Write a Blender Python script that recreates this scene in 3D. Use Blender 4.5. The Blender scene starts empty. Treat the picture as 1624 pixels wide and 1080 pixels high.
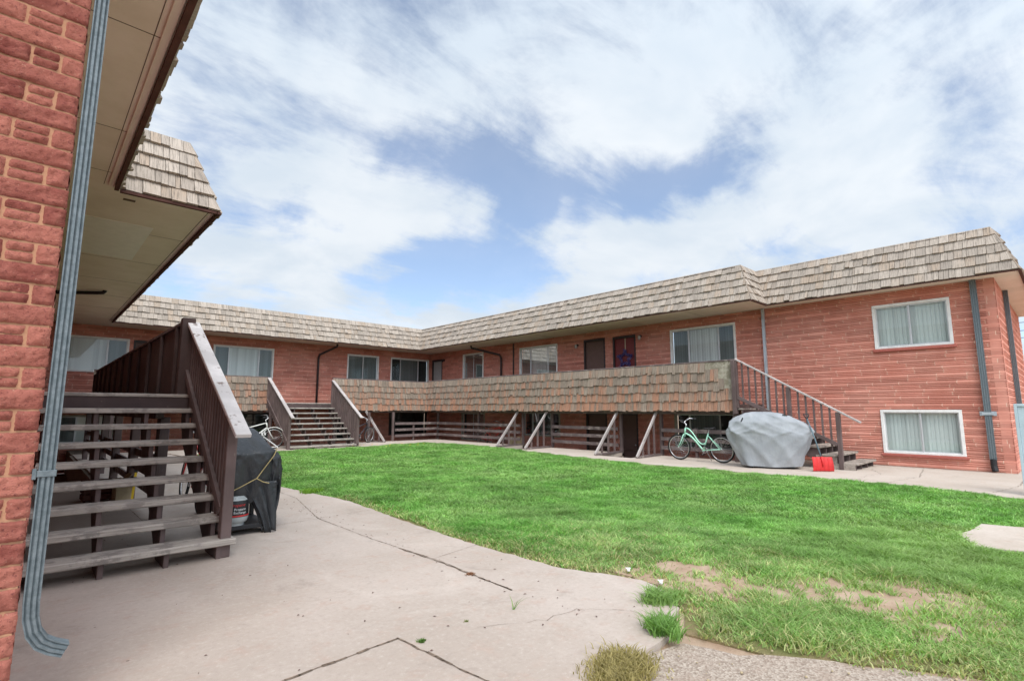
import bpy, math, random
import numpy as np
from mathutils import Vector, Matrix
random.seed(7); rng = np.random.default_rng(7)
S = bpy.context.scene
COL = S.collection
R = math.radians

# ------------------------------------------------------------------ camera
cam = bpy.data.cameras.new('camera'); camo = bpy.data.objects.new('camera', cam); COL.objects.link(camo)
FPX, YAW, PIT, ROL, CH = 822.506, 0.747017, 0.133738, 0.001292, 1.5
f = Vector((math.sin(YAW)*math.cos(PIT), math.cos(YAW)*math.cos(PIT), math.sin(PIT)))
r = Vector((math.cos(YAW), -math.sin(YAW), 0)); u = r.cross(f)
r2 = math.cos(ROL)*r + math.sin(ROL)*u; u2 = -math.sin(ROL)*r + math.cos(ROL)*u
camo.matrix_world = Matrix(((r2.x, u2.x, -f.x, 0), (r2.y, u2.y, -f.y, 0), (r2.z, u2.z, -f.z, CH), (0, 0, 0, 1)))
cam.sensor_width = 36; cam.lens = FPX/1624*36; cam.clip_start = 0.05; cam.clip_end = 3000
S.camera = camo

# ------------------------------------------------------------------ node helper
class NT:
    def __init__(s, tree): s.t = tree; s.n = tree.nodes; s.l = tree.links
    def new(s, typ, **kw):
        n = s.n.new(typ)
        for k, v in kw.items(): setattr(n, k, v)
        return n
    def set(s, inp, v):
        if isinstance(v, bpy.types.NodeSocket): s.l.new(v, inp)
        elif v is not None: inp.default_value = v
    def math(s, op, a, b=None, c=None, clamp=False):
        n = s.new('ShaderNodeMath', operation=op, use_clamp=clamp)
        s.set(n.inputs[0], a)
        if b is not None: s.set(n.inputs[1], b)
        if c is not None: s.set(n.inputs[2], c)
        return n.outputs[0]
    def vmath(s, op, a, b=None, scale=None):
        n = s.new('ShaderNodeVectorMath', operation=op)
        s.set(n.inputs[0], a)
        if b is not None: s.set(n.inputs[1], b)
        if scale is not None: s.set(n.inputs['Scale'], scale)
        return n.outputs['Value'] if op in ('DOT_PRODUCT', 'DISTANCE', 'LENGTH') else n.outputs[0]
    def mix(s, fac, a, b, blend='MIX'):
        n = s.new('ShaderNodeMix', data_type='RGBA', blend_type=blend)
        s.set(n.inputs[0], fac); s.set(n.inputs[6], a); s.set(n.inputs[7], b)
        return n.outputs[2]
    def noise(s, vec, scale, detail=4, rough=.55, dist=0, fac=True):
        n = s.new('ShaderNodeTexNoise'); s.set(n.inputs['Vector'], vec)
        n.inputs['Scale'].default_value = scale; n.inputs['Detail'].default_value = detail
        n.inputs['Roughness'].default_value = rough; n.inputs['Distortion'].default_value = dist
        return n.outputs[0] if fac else n.outputs[1]
    def ramp(s, v, lo, hi, a=0., b=1., smooth=True):
        n = s.new('ShaderNodeMapRange', interpolation_type='SMOOTHSTEP' if smooth else 'LINEAR')
        s.set(n.inputs[0], v); n.inputs[1].default_value = lo; n.inputs[2].default_value = hi
        n.inputs[3].default_value = a; n.inputs[4].default_value = b
        return n.outputs[0]
    def scalev(s, vec, sc):
        n = s.new('ShaderNodeMapping'); s.set(n.inputs[0], vec); n.inputs['Scale'].default_value = sc
        return n.outputs[0]
    def sep(s, v):
        n = s.new('ShaderNodeSeparateXYZ'); s.set(n.inputs[0], v); return n.outputs
    def comb(s, x, y, z):
        n = s.new('ShaderNodeCombineXYZ')
        for i, v in enumerate((x, y, z)): s.set(n.inputs[i], v)
        return n.outputs[0]
def c4(c): return (c[0], c[1], c[2], 1)

# ------------------------------------------------------------------ world: Nishita sky seen between broken clouds
SUN_EL, SUN_AZ = R(53), R(211)      # azimuth measured from +Y clockwise
W = bpy.data.worlds.new('World'); S.world = W; W.use_nodes = True
t = NT(W.node_tree)
for n in list(t.n): t.n.remove(n)
sky = t.new('ShaderNodeTexSky', sky_type='NISHITA'); sky.sun_disc = False
sky.sun_elevation = SUN_EL; sky.sun_rotation = SUN_AZ; sky.air_density = 1.0; sky.dust_density = .6; sky.ozone_density = 1.5; sky.altitude = 1600
tc = t.new('ShaderNodeTexCoord'); D = tc.outputs['Generated']
sp = t.sep(D)
den = t.math('ADD', t.math('MAXIMUM', sp[2], 0.0), .24)
P2 = t.comb(t.math('DIVIDE', sp[0], den), t.math('DIVIDE', sp[1], den), 0.0)
big = t.noise(P2, 2.3, 10, .60, .35)
mp = t.new('ShaderNodeMapping'); t.l.new(P2, mp.inputs[0]); mp.inputs['Rotation'].default_value = (0, 0, R(62)); mp.inputs['Scale'].default_value = (1.3, 3.6, 1)
wisp = t.noise(mp.outputs[0], 1.5, 9, .64, .5)
cov = t.math('ADD', t.math('MULTIPLY', t.math('SUBTRACT', big, .5), 3.2), t.math('MULTIPLY', t.math('SUBTRACT', wisp, .5), 2.0))
cov = t.math('ADD', cov, .60)
# breaks in the cloud (directions in the sky, angular size, depth)
holes = [((.25,.83,.50),.10,.38),((.40,.76,.52),.09,.35),((.60,.60,.53),.10,.3),((.84,.33,.43),.09,.35),((.35,.70,.62),.10,.3),((.79,.50,.36),.035,.5),((0.491,0.734,0.47),.060,.7),((0.44,0.775,0.455),.050,.7),((0.548,0.696,0.464),.055,.6),((0.61,0.68,0.415),.075,.8),((0.656,0.643,0.395),.05,.35),
         ((0.679,0.585,0.443),.05,.4),((0.725,0.575,0.385),.065,.85),((0.665,0.66,0.353),.055,.75),((0.753,0.501,0.426),.05,.3),((0.824,0.408,0.393),.05,.75),((0.841,0.36,0.405),.045,.5),((0.78,0.48,0.39),.05,.5),
         ((0.627,0.734,0.263),.06,1.0),((0.683,0.688,0.246),.05,.8),((0.561,0.786,0.261),.045,.7),((0.52,0.829,0.207),.05,.75),((0.437,0.869,0.231),.045,.6),
         ((0.311,0.887,0.342),.035,.7),((0.281,0.893,0.352),.03,.4),((0.385,0.86,0.336),.022,.5),((0.139,0.878,0.459),.035,.3),((0.36,0.80,0.49),.05,.25),
         ((0.931,0.065,0.36),.10,.34),((0.96,0.034,0.28),.08,.25),((0.144,0.973,0.18),.05,.4),((0.37,0.915,0.16),.04,.3),((0.993,0.041,0.113),.08,.4)]
puffs = [((.64,.665,.375),.028,.55),((.585,.72,.375),.03,.4),((.69,.62,.36),.03,.45),((.70,.60,.40),.022,.4),((0.273,0.856,0.438),.09,.4),((0.389,0.835,0.389),.06,.45),((0.442,0.838,0.321),.055,.5),((0.512,0.78,0.345),.045,.45),((0.592,0.73,0.325),.032,.45),
         ((0.687,0.658,0.300),.035,.35),((0.759,0.58,0.280),.07,.6),((0.819,0.483,0.30),.07,.6),((0.857,0.381,0.33),.07,.5),((0.896,0.243,0.36),.09,.5),((0.932,0.15,0.30),.12,.45),
         ((0.73,0.554,0.34),.03,.4),((0.297,0.753,0.587),.16,.4),((0.502,0.624,0.599),.17,.4),((0.718,0.475,0.53),.15,.35),((0.81,0.25,0.53),.20,.35),
         ((0.409,0.867,0.285),.045,.5),((0.362,0.912,0.20),.045,.45),((0.564,0.807,0.165),.04,.6),((0.303,0.913,0.273),.06,.5),((0.216,0.949,0.23),.06,.5),((.80,.56,.20),.12,.4)]
dw = t.noise(D, 7, 6, .6, 0, fac=False)
Dw = t.vmath('ADD', D, t.vmath('SCALE', t.vmath('SUBTRACT', dw, (.5, .5, .5)), scale=.13))
for lst, sg in ((holes, -1), (puffs, 1)):
    for d, rad, dep in lst:
        v = Vector(d).normalized()
        dist = t.vmath('DISTANCE', Dw, tuple(v))
        g = t.math('POWER', 2.718, t.math('MULTIPLY', t.math('POWER', t.math('DIVIDE', dist, rad), 2.0), -1.0))
        cov = t.math('ADD', cov, t.math('MULTIPLY', g, sg*dep*(.95 if sg < 0 else .85)))
mask = t.ramp(cov, -.15, .95)
shade = t.noise(P2, 2.1, 5, .55, .3)
ccol = t.mix(t.ramp(shade, .35, .68), c4((.70, .79, .885)), c4((.88, .93, .98)))
bg1 = t.new('ShaderNodeBackground'); t.l.new(sky.outputs[0], bg1.inputs[0]); bg1.inputs[1].default_value = .15
bg2 = t.new('ShaderNodeBackground'); t.l.new(ccol, bg2.inputs[0]); 
sdir = Vector((math.sin(SUN_AZ)*math.cos(SUN_EL), math.cos(SUN_AZ)*math.cos(SUN_EL), math.sin(SUN_EL)))
gl_ = t.math('POWER', 2.718, t.math('MULTIPLY', t.math('POWER', t.math('DIVIDE', t.vmath('DISTANCE', D, tuple(sdir)), .82), 2.0), -1.0))
t.l.new(t.math('MULTIPLY_ADD', gl_, 2.0, .715), bg2.inputs[1])   # cloud is brighter round the veiled sun, behind the camera
mx = t.new('ShaderNodeMixShader'); t.l.new(t.math('MULTIPLY_ADD', mask, .74, .24), mx.inputs[0]); t.l.new(bg1.outputs[0], mx.inputs[1]); t.l.new(bg2.outputs[0], mx.inputs[2])
wo = t.new('ShaderNodeOutputWorld'); t.l.new(mx.outputs[0], wo.inputs[0])

# ------------------------------------------------------------------ sun, softened by thin cloud
sl = bpy.data.lights.new('sun', 'SUN'); sl.energy = 2.0; sl.angle = R(30); sl.color = (1, .955, .89)
so = bpy.data.objects.new('sun', sl); COL.objects.link(so)
sd = Vector((math.sin(SUN_AZ)*math.cos(SUN_EL), math.cos(SUN_AZ)*math.cos(SUN_EL), math.sin(SUN_EL)))
so.rotation_euler = sd.to_track_quat('Z', 'Y').to_euler(); so.location = sd*60
S.view_settings.view_transform = 'Standard'; S.view_settings.look = 'None'
S.view_settings.exposure = 0.4; S.view_settings.gamma = 1
S.render.engine = 'CYCLES'; S.cycles.max_bounces = 6; S.cycles.transparent_max_bounces = 8; S.cycles.use_denoising = True

# ------------------------------------------------------------------ materials
def mat(name, rough=.8, spec=.3, metal=0):
    m = bpy.data.materials.new(name); m.use_nodes = True
    t = NT(m.node_tree); b = t.n['Principled BSDF']
    b.inputs['Roughness'].default_value = rough; b.inputs['Specular IOR Level'].default_value = spec; b.inputs['Metallic'].default_value = metal
    tc = t.new('ShaderNodeTexCoord')
    return m, t, b, tc.outputs['Object']
def bump(t, b, h, strength=.4, dist=.01):
    n = t.new('ShaderNodeBump'); t.set(n.inputs['Height'], h); n.inputs['Strength'].default_value = strength; n.inputs['Distance'].default_value = dist
    t.l.new(n.outputs[0], b.inputs['Normal'])
def plain(name, col, rough=.6, spec=.3, metal=0, var=.12, scale=6, bmp=0, bscale=60):
    m, t, b, O = mat(name, rough, spec, metal)
    n = t.noise(O, scale, 4)
    col2 = tuple(max(0, x*(1-var*2)) for x in col)
    t.set(b.inputs['Base Color'], t.mix(t.ramp(n, .3, .7), c4(col2), c4(col)))
    if bmp: bump(t, b, t.noise(O, bscale, 4), bmp, .004)
    return m
def wood(name, paint, bare, wear, sc, rough=.75):
    """painted or weathered timber; sc = texture scale (small along the grain)"""
    m, t, b, O = mat(name, rough, .25)
    g = t.noise(t.scalev(O, sc), 1.0, 6, .65)
    pz = t.noise(O, 5, 6, .7)
    grain = t.mix(t.ramp(g, .3, .7), c4(tuple(x*.62 for x in bare)), c4(bare))
    pc = t.mix(t.ramp(t.noise(O, 2.5, 3), .35, .7), c4(tuple(x*.72 for x in paint)), c4(paint))
    w = t.ramp(t.math('ADD', t.math('MULTIPLY', pz, .7), t.math('MULTIPLY', g, .3)), 1-wear-.04, 1-wear+.04)
    t.set(b.inputs['Base Color'], t.mix(w, pc, grain))
    bump(t, b, g, .5, .006)
    return m
BROWN = (.150, .108, .102)
M = {}
M['post'] = wood('brown_timber_upright', BROWN, (.24, .20, .17), .34, (45, 45, 2.5))
M['rail_x'] = wood('brown_timber_board_x', (.17,.13,.125), (.33, .28, .25), .44, (2.5, 50, 50))
M['rail_y'] = wood('brown_timber_board_y', (.17,.13,.125), (.33, .28, .25), .44, (50, 2.5, 50))
M['dark_panel'] = wood('dark_brown_panel', (.095, .062, .056), (.16, .12, .105), .30, (35, 35, 2))
M['tread'] = wood('weathered_tread', (.33, .295, .265), (.48, .43, .38), .52, (2.2, 60, 60), .85)
M['tread_y'] = wood('weathered_tread_rough', (.27, .23, .20), (.42, .36, .31), .52, (3, 55, 55), .85)
M['cap'] = wood('peeling_rail_cap', (.50, .45, .43), (.26, .21, .19), .42, (18, 18, 10), .85)
M['cap_near_lightened'] = wood('peeling_rail_cap_lightened', (.72, .68, .66), (.26, .21, .19), .42, (18, 18, 10), .85)  # same peeling cap, coloured paler to offset the shade on the near stairs
M['fascia'] = wood('landing_edge_board', (.10, .07, .068), (.42, .37, .31), .37, (3, 40, 40))
M['plywood'] = wood('bare_weathered_plywood', (.30, .26, .19), (.42, .38, .30), .5, (8, 8, 8), .9)
M['door_brown'] = plain('brown_door_paint', (.15, .085, .07), .55, .3, var=.06)
M['door_red'] = plain('dark_red_door_paint', (.20, .035, .035), .5, .3, var=.06)
M['door_grey'] = plain('pale_grey_door_paint', (.42, .42, .42), .5, .3, var=.05)
M['white'] = plain('white_window_paint', (.82, .81, .78), .5, .3, var=.06)
M['cream'] = plain('aged_cream_window_paint', (.42, .38, .30), .6, .3, var=.1)
M['alu'] = plain('aluminium_sash', (.62, .63, .64), .4, .5, .3, var=.05)
M['dark_metal'] = plain('dark_brown_pipe', (.045, .03, .028), .5, .4, var=.1)
M['black'] = plain('black_plastic', (.018, .018, .02), .5, .4, var=.1)
M['rubber'] = plain('black_rubber', (.02, .02, .021), .75, .2, var=.1)
M['chrome'] = plain('bright_steel', (.62, .62, .63), .28, .5, .9, var=.05)
M['lampglass'] = plain('frosted_lamp_glass', (.45, .43, .40), .4, .4, var=.05)
M['mint'] = plain('mint_green_enamel', (.42, .78, .60), .35, .5, var=.03)
M['bikewhite'] = plain('white_enamel', (.75, .75, .72), .35, .5, var=.03)
M['bikered'] = plain('red_enamel', (.58, .03, .025), .35, .5, var=.03)
M['bikedark'] = plain('dark_enamel', (.03, .035, .045), .4, .5, var=.03)
M['shovelred'] = plain('red_plastic', (.62, .03, .03), .5, .4, var=.08, scale=12)
M['shovelpole'] = plain('blue_grey_pole', (.10, .16, .19), .45, .4, var=.05)
M['rope'] = plain('tan_cord', (.42, .33, .16), .9, .1, var=.1)
M['ropewhite'] = plain('white_cord', (.75, .74, .7), .9, .1, var=.1)
M['tank'] = plain('pale_grey_tank_paint', (.38, .41, .41), .35, .5, var=.05)
M['tank_black'] = plain('black_tank_label', (.02, .02, .022), .45, .4, var=.02)
M['tank_red'] = plain('red_tank_print', (.55, .04, .04), .5, .3, var=.02)
M['tank_white'] = plain('white_tank_print', (.75, .75, .75), .5, .3, var=.02)
M['yellow'] = plain('yellow_plastic', (.75, .50, .03), .5, .3, var=.04)
M['carton'] = plain('beige_cardboard', (.42, .34, .22), .85, .1, var=.1)
M['crate'] = plain('dark_red_crate', (.10, .04, .03), .8, .2, var=.1)
M['panelblue'] = plain('pale_blue_panel', (.50, .60, .66), .5, .3, var=.04)
M['wreath'] = plain('violet_blue_tinsel', (.05, .035, .22), .4, .5, var=.3, scale=60)
M['wreath2'] = plain('lilac_tinsel', (.30, .22, .48), .4, .5, var=.3, scale=60)
M['ribbon'] = plain('cream_ribbon', (.55, .45, .33), .8, .2, var=.05)
M['farwall'] = plain('distant_tan_wall', (.42, .36, .30), .9, .1)
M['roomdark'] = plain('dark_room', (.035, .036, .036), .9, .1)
M['litter'] = plain('white_paper_scrap', (.8, .8, .78), .9, .1, var=.02)

def brick(name, col, col2, mortar, brk_w=.62, bmp=.38):
    m, t, b, O = mat(name, .9, .15)
    s = t.sep(O); uu = t.math('ADD', s[0], s[1])
    # thick / thin-pair courses, .1 m each; the thin pair shares its upright joints
    row = t.math('FLOOR', t.math('DIVIDE', s[2], .1))
    wn = t.new('ShaderNodeTexWhiteNoise', noise_dimensions='1D'); t.set(wn.inputs['W'], row)
    up = t.math('DIVIDE', t.math('ADD', uu, t.math('MULTIPLY', wn.outputs[0], 3.7)), brk_w)
    fr = t.math('FRACT', up); idx = t.math('FLOOR', up)
    edge = t.math('MINIMUM', fr, t.math('SUBTRACT', 1.0, fr))
    jit = t.math('MULTIPLY', t.noise(O, 30, 2), .024/brk_w)
    joint = t.math('LESS_THAN', edge, t.math('ADD', t.math('MULTIPLY', jit, .45), .002/brk_w))
    wn2 = t.new('ShaderNodeTexWhiteNoise', noise_dimensions='2D'); t.set(wn2.inputs['Vector'], t.comb(row, idx, 0.0))
    tone = t.math('MULTIPLY_ADD', wn2.outputs[0], .30, .85)
    n1 = t.noise(O, 1.1, 5, .6); n2 = t.noise(t.scalev(O, (1, 1, 2.5)), 28, 5, .7)
    base = t.mix(t.ramp(n1, .3, .7), c4(col), c4(col2))
    base = t.mix(1.0, base, t.comb(tone, tone, tone), 'MULTIPLY')
    base = t.mix(t.ramp(n2, .60, .8, 0, .28), base, c4((col[0]*.45, col[1]*.5, col[2]*.5)))
    base = t.mix(t.ramp(n2, .44, .28, 0, .55), base, c4((.72, .45, .36)))
    base = t.mix(joint, base, c4(mortar))
    t.set(b.inputs['Base Color'], base)
    bump(t, b, t.math('SUBTRACT', t.math('MULTIPLY', n2, 1.0), t.math('MULTIPLY', joint, .5)), bmp, .012)
    return m
M['brick'] = brick('red_split_face_brick', (.54, .215, .160), (.64, .30, .23), (.72, .49, .37))
M['brick_near'] = brick('red_rough_brick', (.36, .105, .085), (.42, .135, .105), (.50, .33, .20), 50)
def mortar_mat():
    m, t, b, O = mat('mortar', .95, .1)
    n = t.noise(O, 90, 4, .7)
    t.set(b.inputs['Base Color'], t.mix(n, c4((.38, .19, .11)), c4((.50, .28, .175)))); bump(t, b, n, .5, .006); return m
M['mortar'] = mortar_mat()
def nearbrick():
    m, t, b, O = mat('near_rough_brick', .92, .15)
    at = t.new('ShaderNodeAttribute', attribute_name='tone').outputs['Fac']
    n = t.noise(O, 55, 6, .75); n1 = t.noise(O, 9, 4, .6)
    base = t.mix(at, c4((.23, .062, .050)), c4((.46, .17, .125)))
    base = t.mix(t.ramp(n1, .35, .7, 0, .5), base, c4((.52, .20, .15)))
    base = t.mix(t.ramp(n, .54, .66, 0, .85), base, c4((.16, .045, .045)))
    base = t.mix(t.ramp(n, .40, .28, 0, .8), base, c4((.62, .38, .28)))
    t.set(b.inputs['Base Color'], base); bump(t, b, t.math('ADD', n, t.math('MULTIPLY', t.noise(O, 170, 3, .6), .5)), 1.0, .012); return m
M['nearbrick'] = nearbrick()

def shake(name, grey, warm, warmth):
    m, t, b, O = mat(name, .9, .12)
    at = t.new('ShaderNodeAttribute', attribute_name='tone').outputs['Color']
    s = t.new('ShaderNodeSeparateColor'); t.l.new(at, s.inputs[0])
    uv = t.new('ShaderNodeUVMap').outputs[0]
    st = t.noise(t.scalev(uv, (70, 2.6, 1)), 1.0, 6, .75)
    bl = t.noise(t.scalev(uv, (9, 3.5, 1)), 1.0, 4, .6)
    g = t.mix(s.outputs[0], c4(tuple(x*.80 for x in grey)), c4(tuple(min(1, x*1.14) for x in grey)))
    wf = t.math('MULTIPLY', t.ramp(t.math('ADD', s.outputs[1], t.math('MULTIPLY', t.math('SUBTRACT', bl, .5), .8)), 1-warmth-.30, 1-warmth+.55), .8)
    c = t.mix(wf, g, c4(warm))
    c = t.mix(t.ramp(st, .47, .62, 0, .82), c, c4(tuple(x*.38 for x in grey)))
    c = t.mix(t.ramp(st, .42, .25, 0, .4), c, c4(tuple(min(1, x*1.45) for x in grey)))
    # grey tone, warm tint and grain streaks combined
    t.set(b.inputs['Base Color'], c)
    bump(t, b, st, .6, .008)
    return m
M['shake_roof'] = shake('weathered_roof_shakes', (.42, .36, .305), (.42, .31, .22), .2)
M['shake_rail'] = shake('weathered_parapet_shakes', (.31, .25, .20), (.46, .215, .13), .48)
M['eave_shade'] = plain('red_brown_eave_shade', (.11, .055, .045), .9, .1)  # red-brown eave board, darkened to paint the shade under the shakes
M['under'] = plain('dark_roof_underlay', (.05, .035, .03), .9, .1)

def soffit():
    m, t, b, O = mat('cream_soffit_board', .9, .1)
    n = t.noise(O, 1.3, 5, .65); n2 = t.noise(O, 14, 5, .7)
    c = t.mix(t.ramp(n, .35, .7), c4((.80, .71, .61)), c4((.72, .63, .52)))
    c = t.mix(t.ramp(n2, .6, .8, 0, .3), c, c4((.58, .49, .38)))
    t.set(b.inputs['Base Color'], c); bump(t, b, n2, .15, .005); return m
M['soffit'] = soffit()
M['soffit_light'] = plain('repaired_soffit_patch', (.86, .83, .77), .9, .1, var=.03)
M['seam'] = plain('soffit_seam', (.16, .12, .09), .9, .1)

def concrete(name, a, bcol, pink):
    m, t, b, O = mat(name, .9, .15)
    n = t.noise(O, .55, 5, .6); n2 = t.noise(O, 5, 5, .7); n3 = t.noise(O, 120, 4, .75); n4 = t.noise(O, 1.7, 6, .7, .6)
    c = t.mix(t.ramp(n, .35, .65), c4(a), c4(bcol))
    c = t.mix(t.ramp(n2, .5, .75, 0, .5), c, c4(pink))
    c = t.mix(t.ramp(t.noise(t.scalev(O, (1, .45, 1)), .9, 7, .72, 1.2), .50, .68, 0, .35), c, c4((.58, .51, .45)))
    c = t.mix(t.ramp(n4, .56, .72, 0, .45), c, c4(tuple(x*.66 for x in a)))
    c = t.mix(t.ramp(n3, .55, .8, 0, .55), c, c4(tuple(x*.55 for x in pink)))
    c = t.mix(t.ramp(n3, .42, .25, 0, .35), c, c4((.62, .57, .52)))
    n6 = t.noise(O, 24, 6, .8)
    c = t.mix(t.ramp(n6, .5, .72, 0, .35), c, c4(tuple(x*.62 for x in a)))
    c = t.mix(t.ramp(n6, .48, .30, 0, .30), c, c4((.66, .60, .55)))
    # a few dark specks
    vo = t.new('ShaderNodeTexVoronoi'); t.set(vo.inputs['Vector'], O); vo.inputs['Scale'].default_value = 2.3
    c = t.mix(t.math('MULTIPLY', t.math('LESS_THAN', vo.outputs[0], .022), .6), c, c4((.08, .06, .05)))
    t.set(b.inputs['Base Color'], c); bump(t, b, t.math('ADD', n3, t.math('MULTIPLY', n2, .5)), .35, .006); return m
M['concrete'] = concrete('worn_pink_concrete', (.40, .335, .285), (.47, .40, .35), (.42, .29, .23))
M['concrete_walk'] = concrete('worn_sidewalk_concrete', (.44, .37, .31), (.50, .43, .37), (.46, .34, .27))
M['crack'] = plain('dirt_in_joint', (.25, .19, .145), .95, .05, var=.3, scale=20)
M['step'] = plain('well_concrete', (.30, .24, .19), .9, .1, var=.15)
def dirt():
    m, t, b, O = mat('bare_soil', .95, .05)
    n = t.noise(O, 3, 6, .7); n3 = t.noise(O, 70, 5, .75)
    c = t.mix(t.ramp(n, .3, .7), c4((.36, .245, .17)), c4((.50, .375, .28)))
    c = t.mix(t.ramp(n3, .6, .75, 0, .8), c, c4((.52, .42, .34)))
    t.set(b.inputs['Base Color'], c); bump(t, b, n3, .8, .015); return m
M['dirt'] = dirt()
def gravel():
    m, t, b, O = mat('old_gravelly_asphalt', .95, .05)
    vo = t.new('ShaderNodeTexVoronoi'); t.set(vo.inputs['Vector'], O); vo.inputs['Scale'].default_value = 75
    s = t.new('ShaderNodeSeparateColor'); t.l.new(vo.outputs['Color'], s.inputs[0])
    n = t.noise(O, 4, 5, .7)
    c = t.mix(s.outputs[0], c4((.25, .195, .155)), c4((.47, .40, .335)))
    c = t.mix(t.ramp(n, .45, .7, 0, .5), c, c4((.33, .25, .20)))
    t.set(b.inputs['Base Color'], c); bump(t, b, vo.outputs[0], .6, .01); return m
M['gravel'] = gravel()
def grassm():
    m, t, b, O = mat('grass_blade', .6, .25)
    at = t.new('ShaderNodeAttribute', attribute_name='tone').outputs['Color']
    t.set(b.inputs['Base Color'], at)
    b.inputs['Subsurface Weight'].default_value = 0
    tr = t.new('ShaderNodeBsdfTranslucent'); t.set(tr.inputs[0], t.mix(1.0, at, c4((1.2, 1.3, .6)), 'MULTIPLY'))
    ms = t.new('ShaderNodeMixShader'); ms.inputs[0].default_value = .35
    t.l.new(b.outputs[0], ms.inputs[1]); t.l.new(tr.outputs[0], ms.inputs[2])
    t.l.new(ms.outputs[0], t.n['Material Output'].inputs[0]); return m
M['grass'] = grassm()
def soil_green():
    m, t, b, O = mat('lawn_thatch', .95, .05)
    n = t.noise(O, 2.2, 5, .7); n3 = t.noise(O, 60, 4, .7)
    c = t.mix(t.ramp(n, .3, .7), c4((.30, .22, .13)), c4((.15, .16, .06)))
    c = t.mix(t.ramp(n3, .5, .8, 0, .6), c, c4((.16, .13, .07)))
    t.set(b.inputs['Base Color'], c); bump(t, b, n3, .8, .02); return m
M['thatch'] = soil_green()
def galv():
    m, t, b, O = mat('weathered_galvanised_steel', .48, .4, .35)
    n = t.noise(O, 35, 5, .7); n2 = t.noise(t.scalev(O, (12, 12, 2)), 1, 5, .7)
    c = t.mix(t.ramp(n, .35, .7), c4((.115, .142, .155)), c4((.18, .21, .225)))
    c = t.mix(t.ramp(n2, .55, .75, 0, .7), c, c4((.13, .16, .18)))
    t.set(b.inputs['Base Color'], c); return m
M['galv'] = galv()
M['galv_new'] = plain('bright_galvanised_steel', (.50, .56, .60), .4, .5, .4, var=.1)
def fabric(name, a, b_, rough, spec, sc=2.0, bs=.35):
    m, t, b, O = mat(name, rough, spec)
    n = t.noise(O, sc, 5, .6, .5); n2 = t.noise(t.scalev(O, (6, 6, 3)), 1, 5, .6, .8)
    t.set(b.inputs['Base Color'], t.mix(t.ramp(n, .35, .7), c4(a), c4(b_)))
    bump(t, b, n2, bs, .05); return m
M['cover_grey'] = fabric('grey_polyester_cover', (.275, .29, .31), (.345, .36, .38), .7, .25)
M['cover_black'] = fabric('black_vinyl_cover', (.017, .019, .022), (.030, .033, .037), .40, .5, 3, .5)
def glass():
    m, t, b, O = mat('window_glass', .03, .5)
    tr = t.new('ShaderNodeBsdfTransparent'); tr.inputs[0].default_value = (.90, .93, .92, 1)
    gl = t.new('ShaderNodeBsdfGlossy'); gl.inputs['Roughness'].default_value = .02; gl.inputs[0].default_value = (.9, .95, .98, 1)
    fr = t.new('ShaderNodeFresnel'); fr.inputs[0].default_value = 1.5
    fac = t.math('MULTIPLY_ADD', fr.outputs[0], .34, .03, clamp=True)
    ms = t.new('ShaderNodeMixShader'); t.set(ms.inputs[0], fac); t.l.new(tr.outputs[0], ms.inputs[1]); t.l.new(gl.outputs[0], ms.inputs[2])
    t.l.new(ms.outputs[0], t.n['Material Output'].inputs[0]); return m
M['glass'] = glass()
def blind(name, col):
    m, t, b, O = mat(name, .8, .2)
    s = t.sep(O); wv = t.math('FRACT', t.math('DIVIDE', t.math('ADD', s[0], s[1]), .09))
    wn = t.new('ShaderNodeTexWhiteNoise', noise_dimensions='1D'); t.set(wn.inputs['W'], t.math('FLOOR', t.math('DIVIDE', t.math('ADD', s[0], s[1]), .09)))
    tn = t.math('MULTIPLY_ADD', wn.outputs[0], .25, .80)
    t.set(b.inputs['Base Color'], t.mix(1.0, c4(col), t.comb(tn, tn, tn), 'MULTIPLY')); return m
M['blind_white'] = blind('white_vertical_blinds', (.84, .86, .85))
M['blind_mid'] = blind('grey_green_vertical_blinds', (.70, .75, .73))
M['blind_grey'] = blind('grey_vertical_blinds', (.23, .255, .255))
M['blind_dark'] = blind('dark_curtain', (.045, .05, .05))

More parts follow.
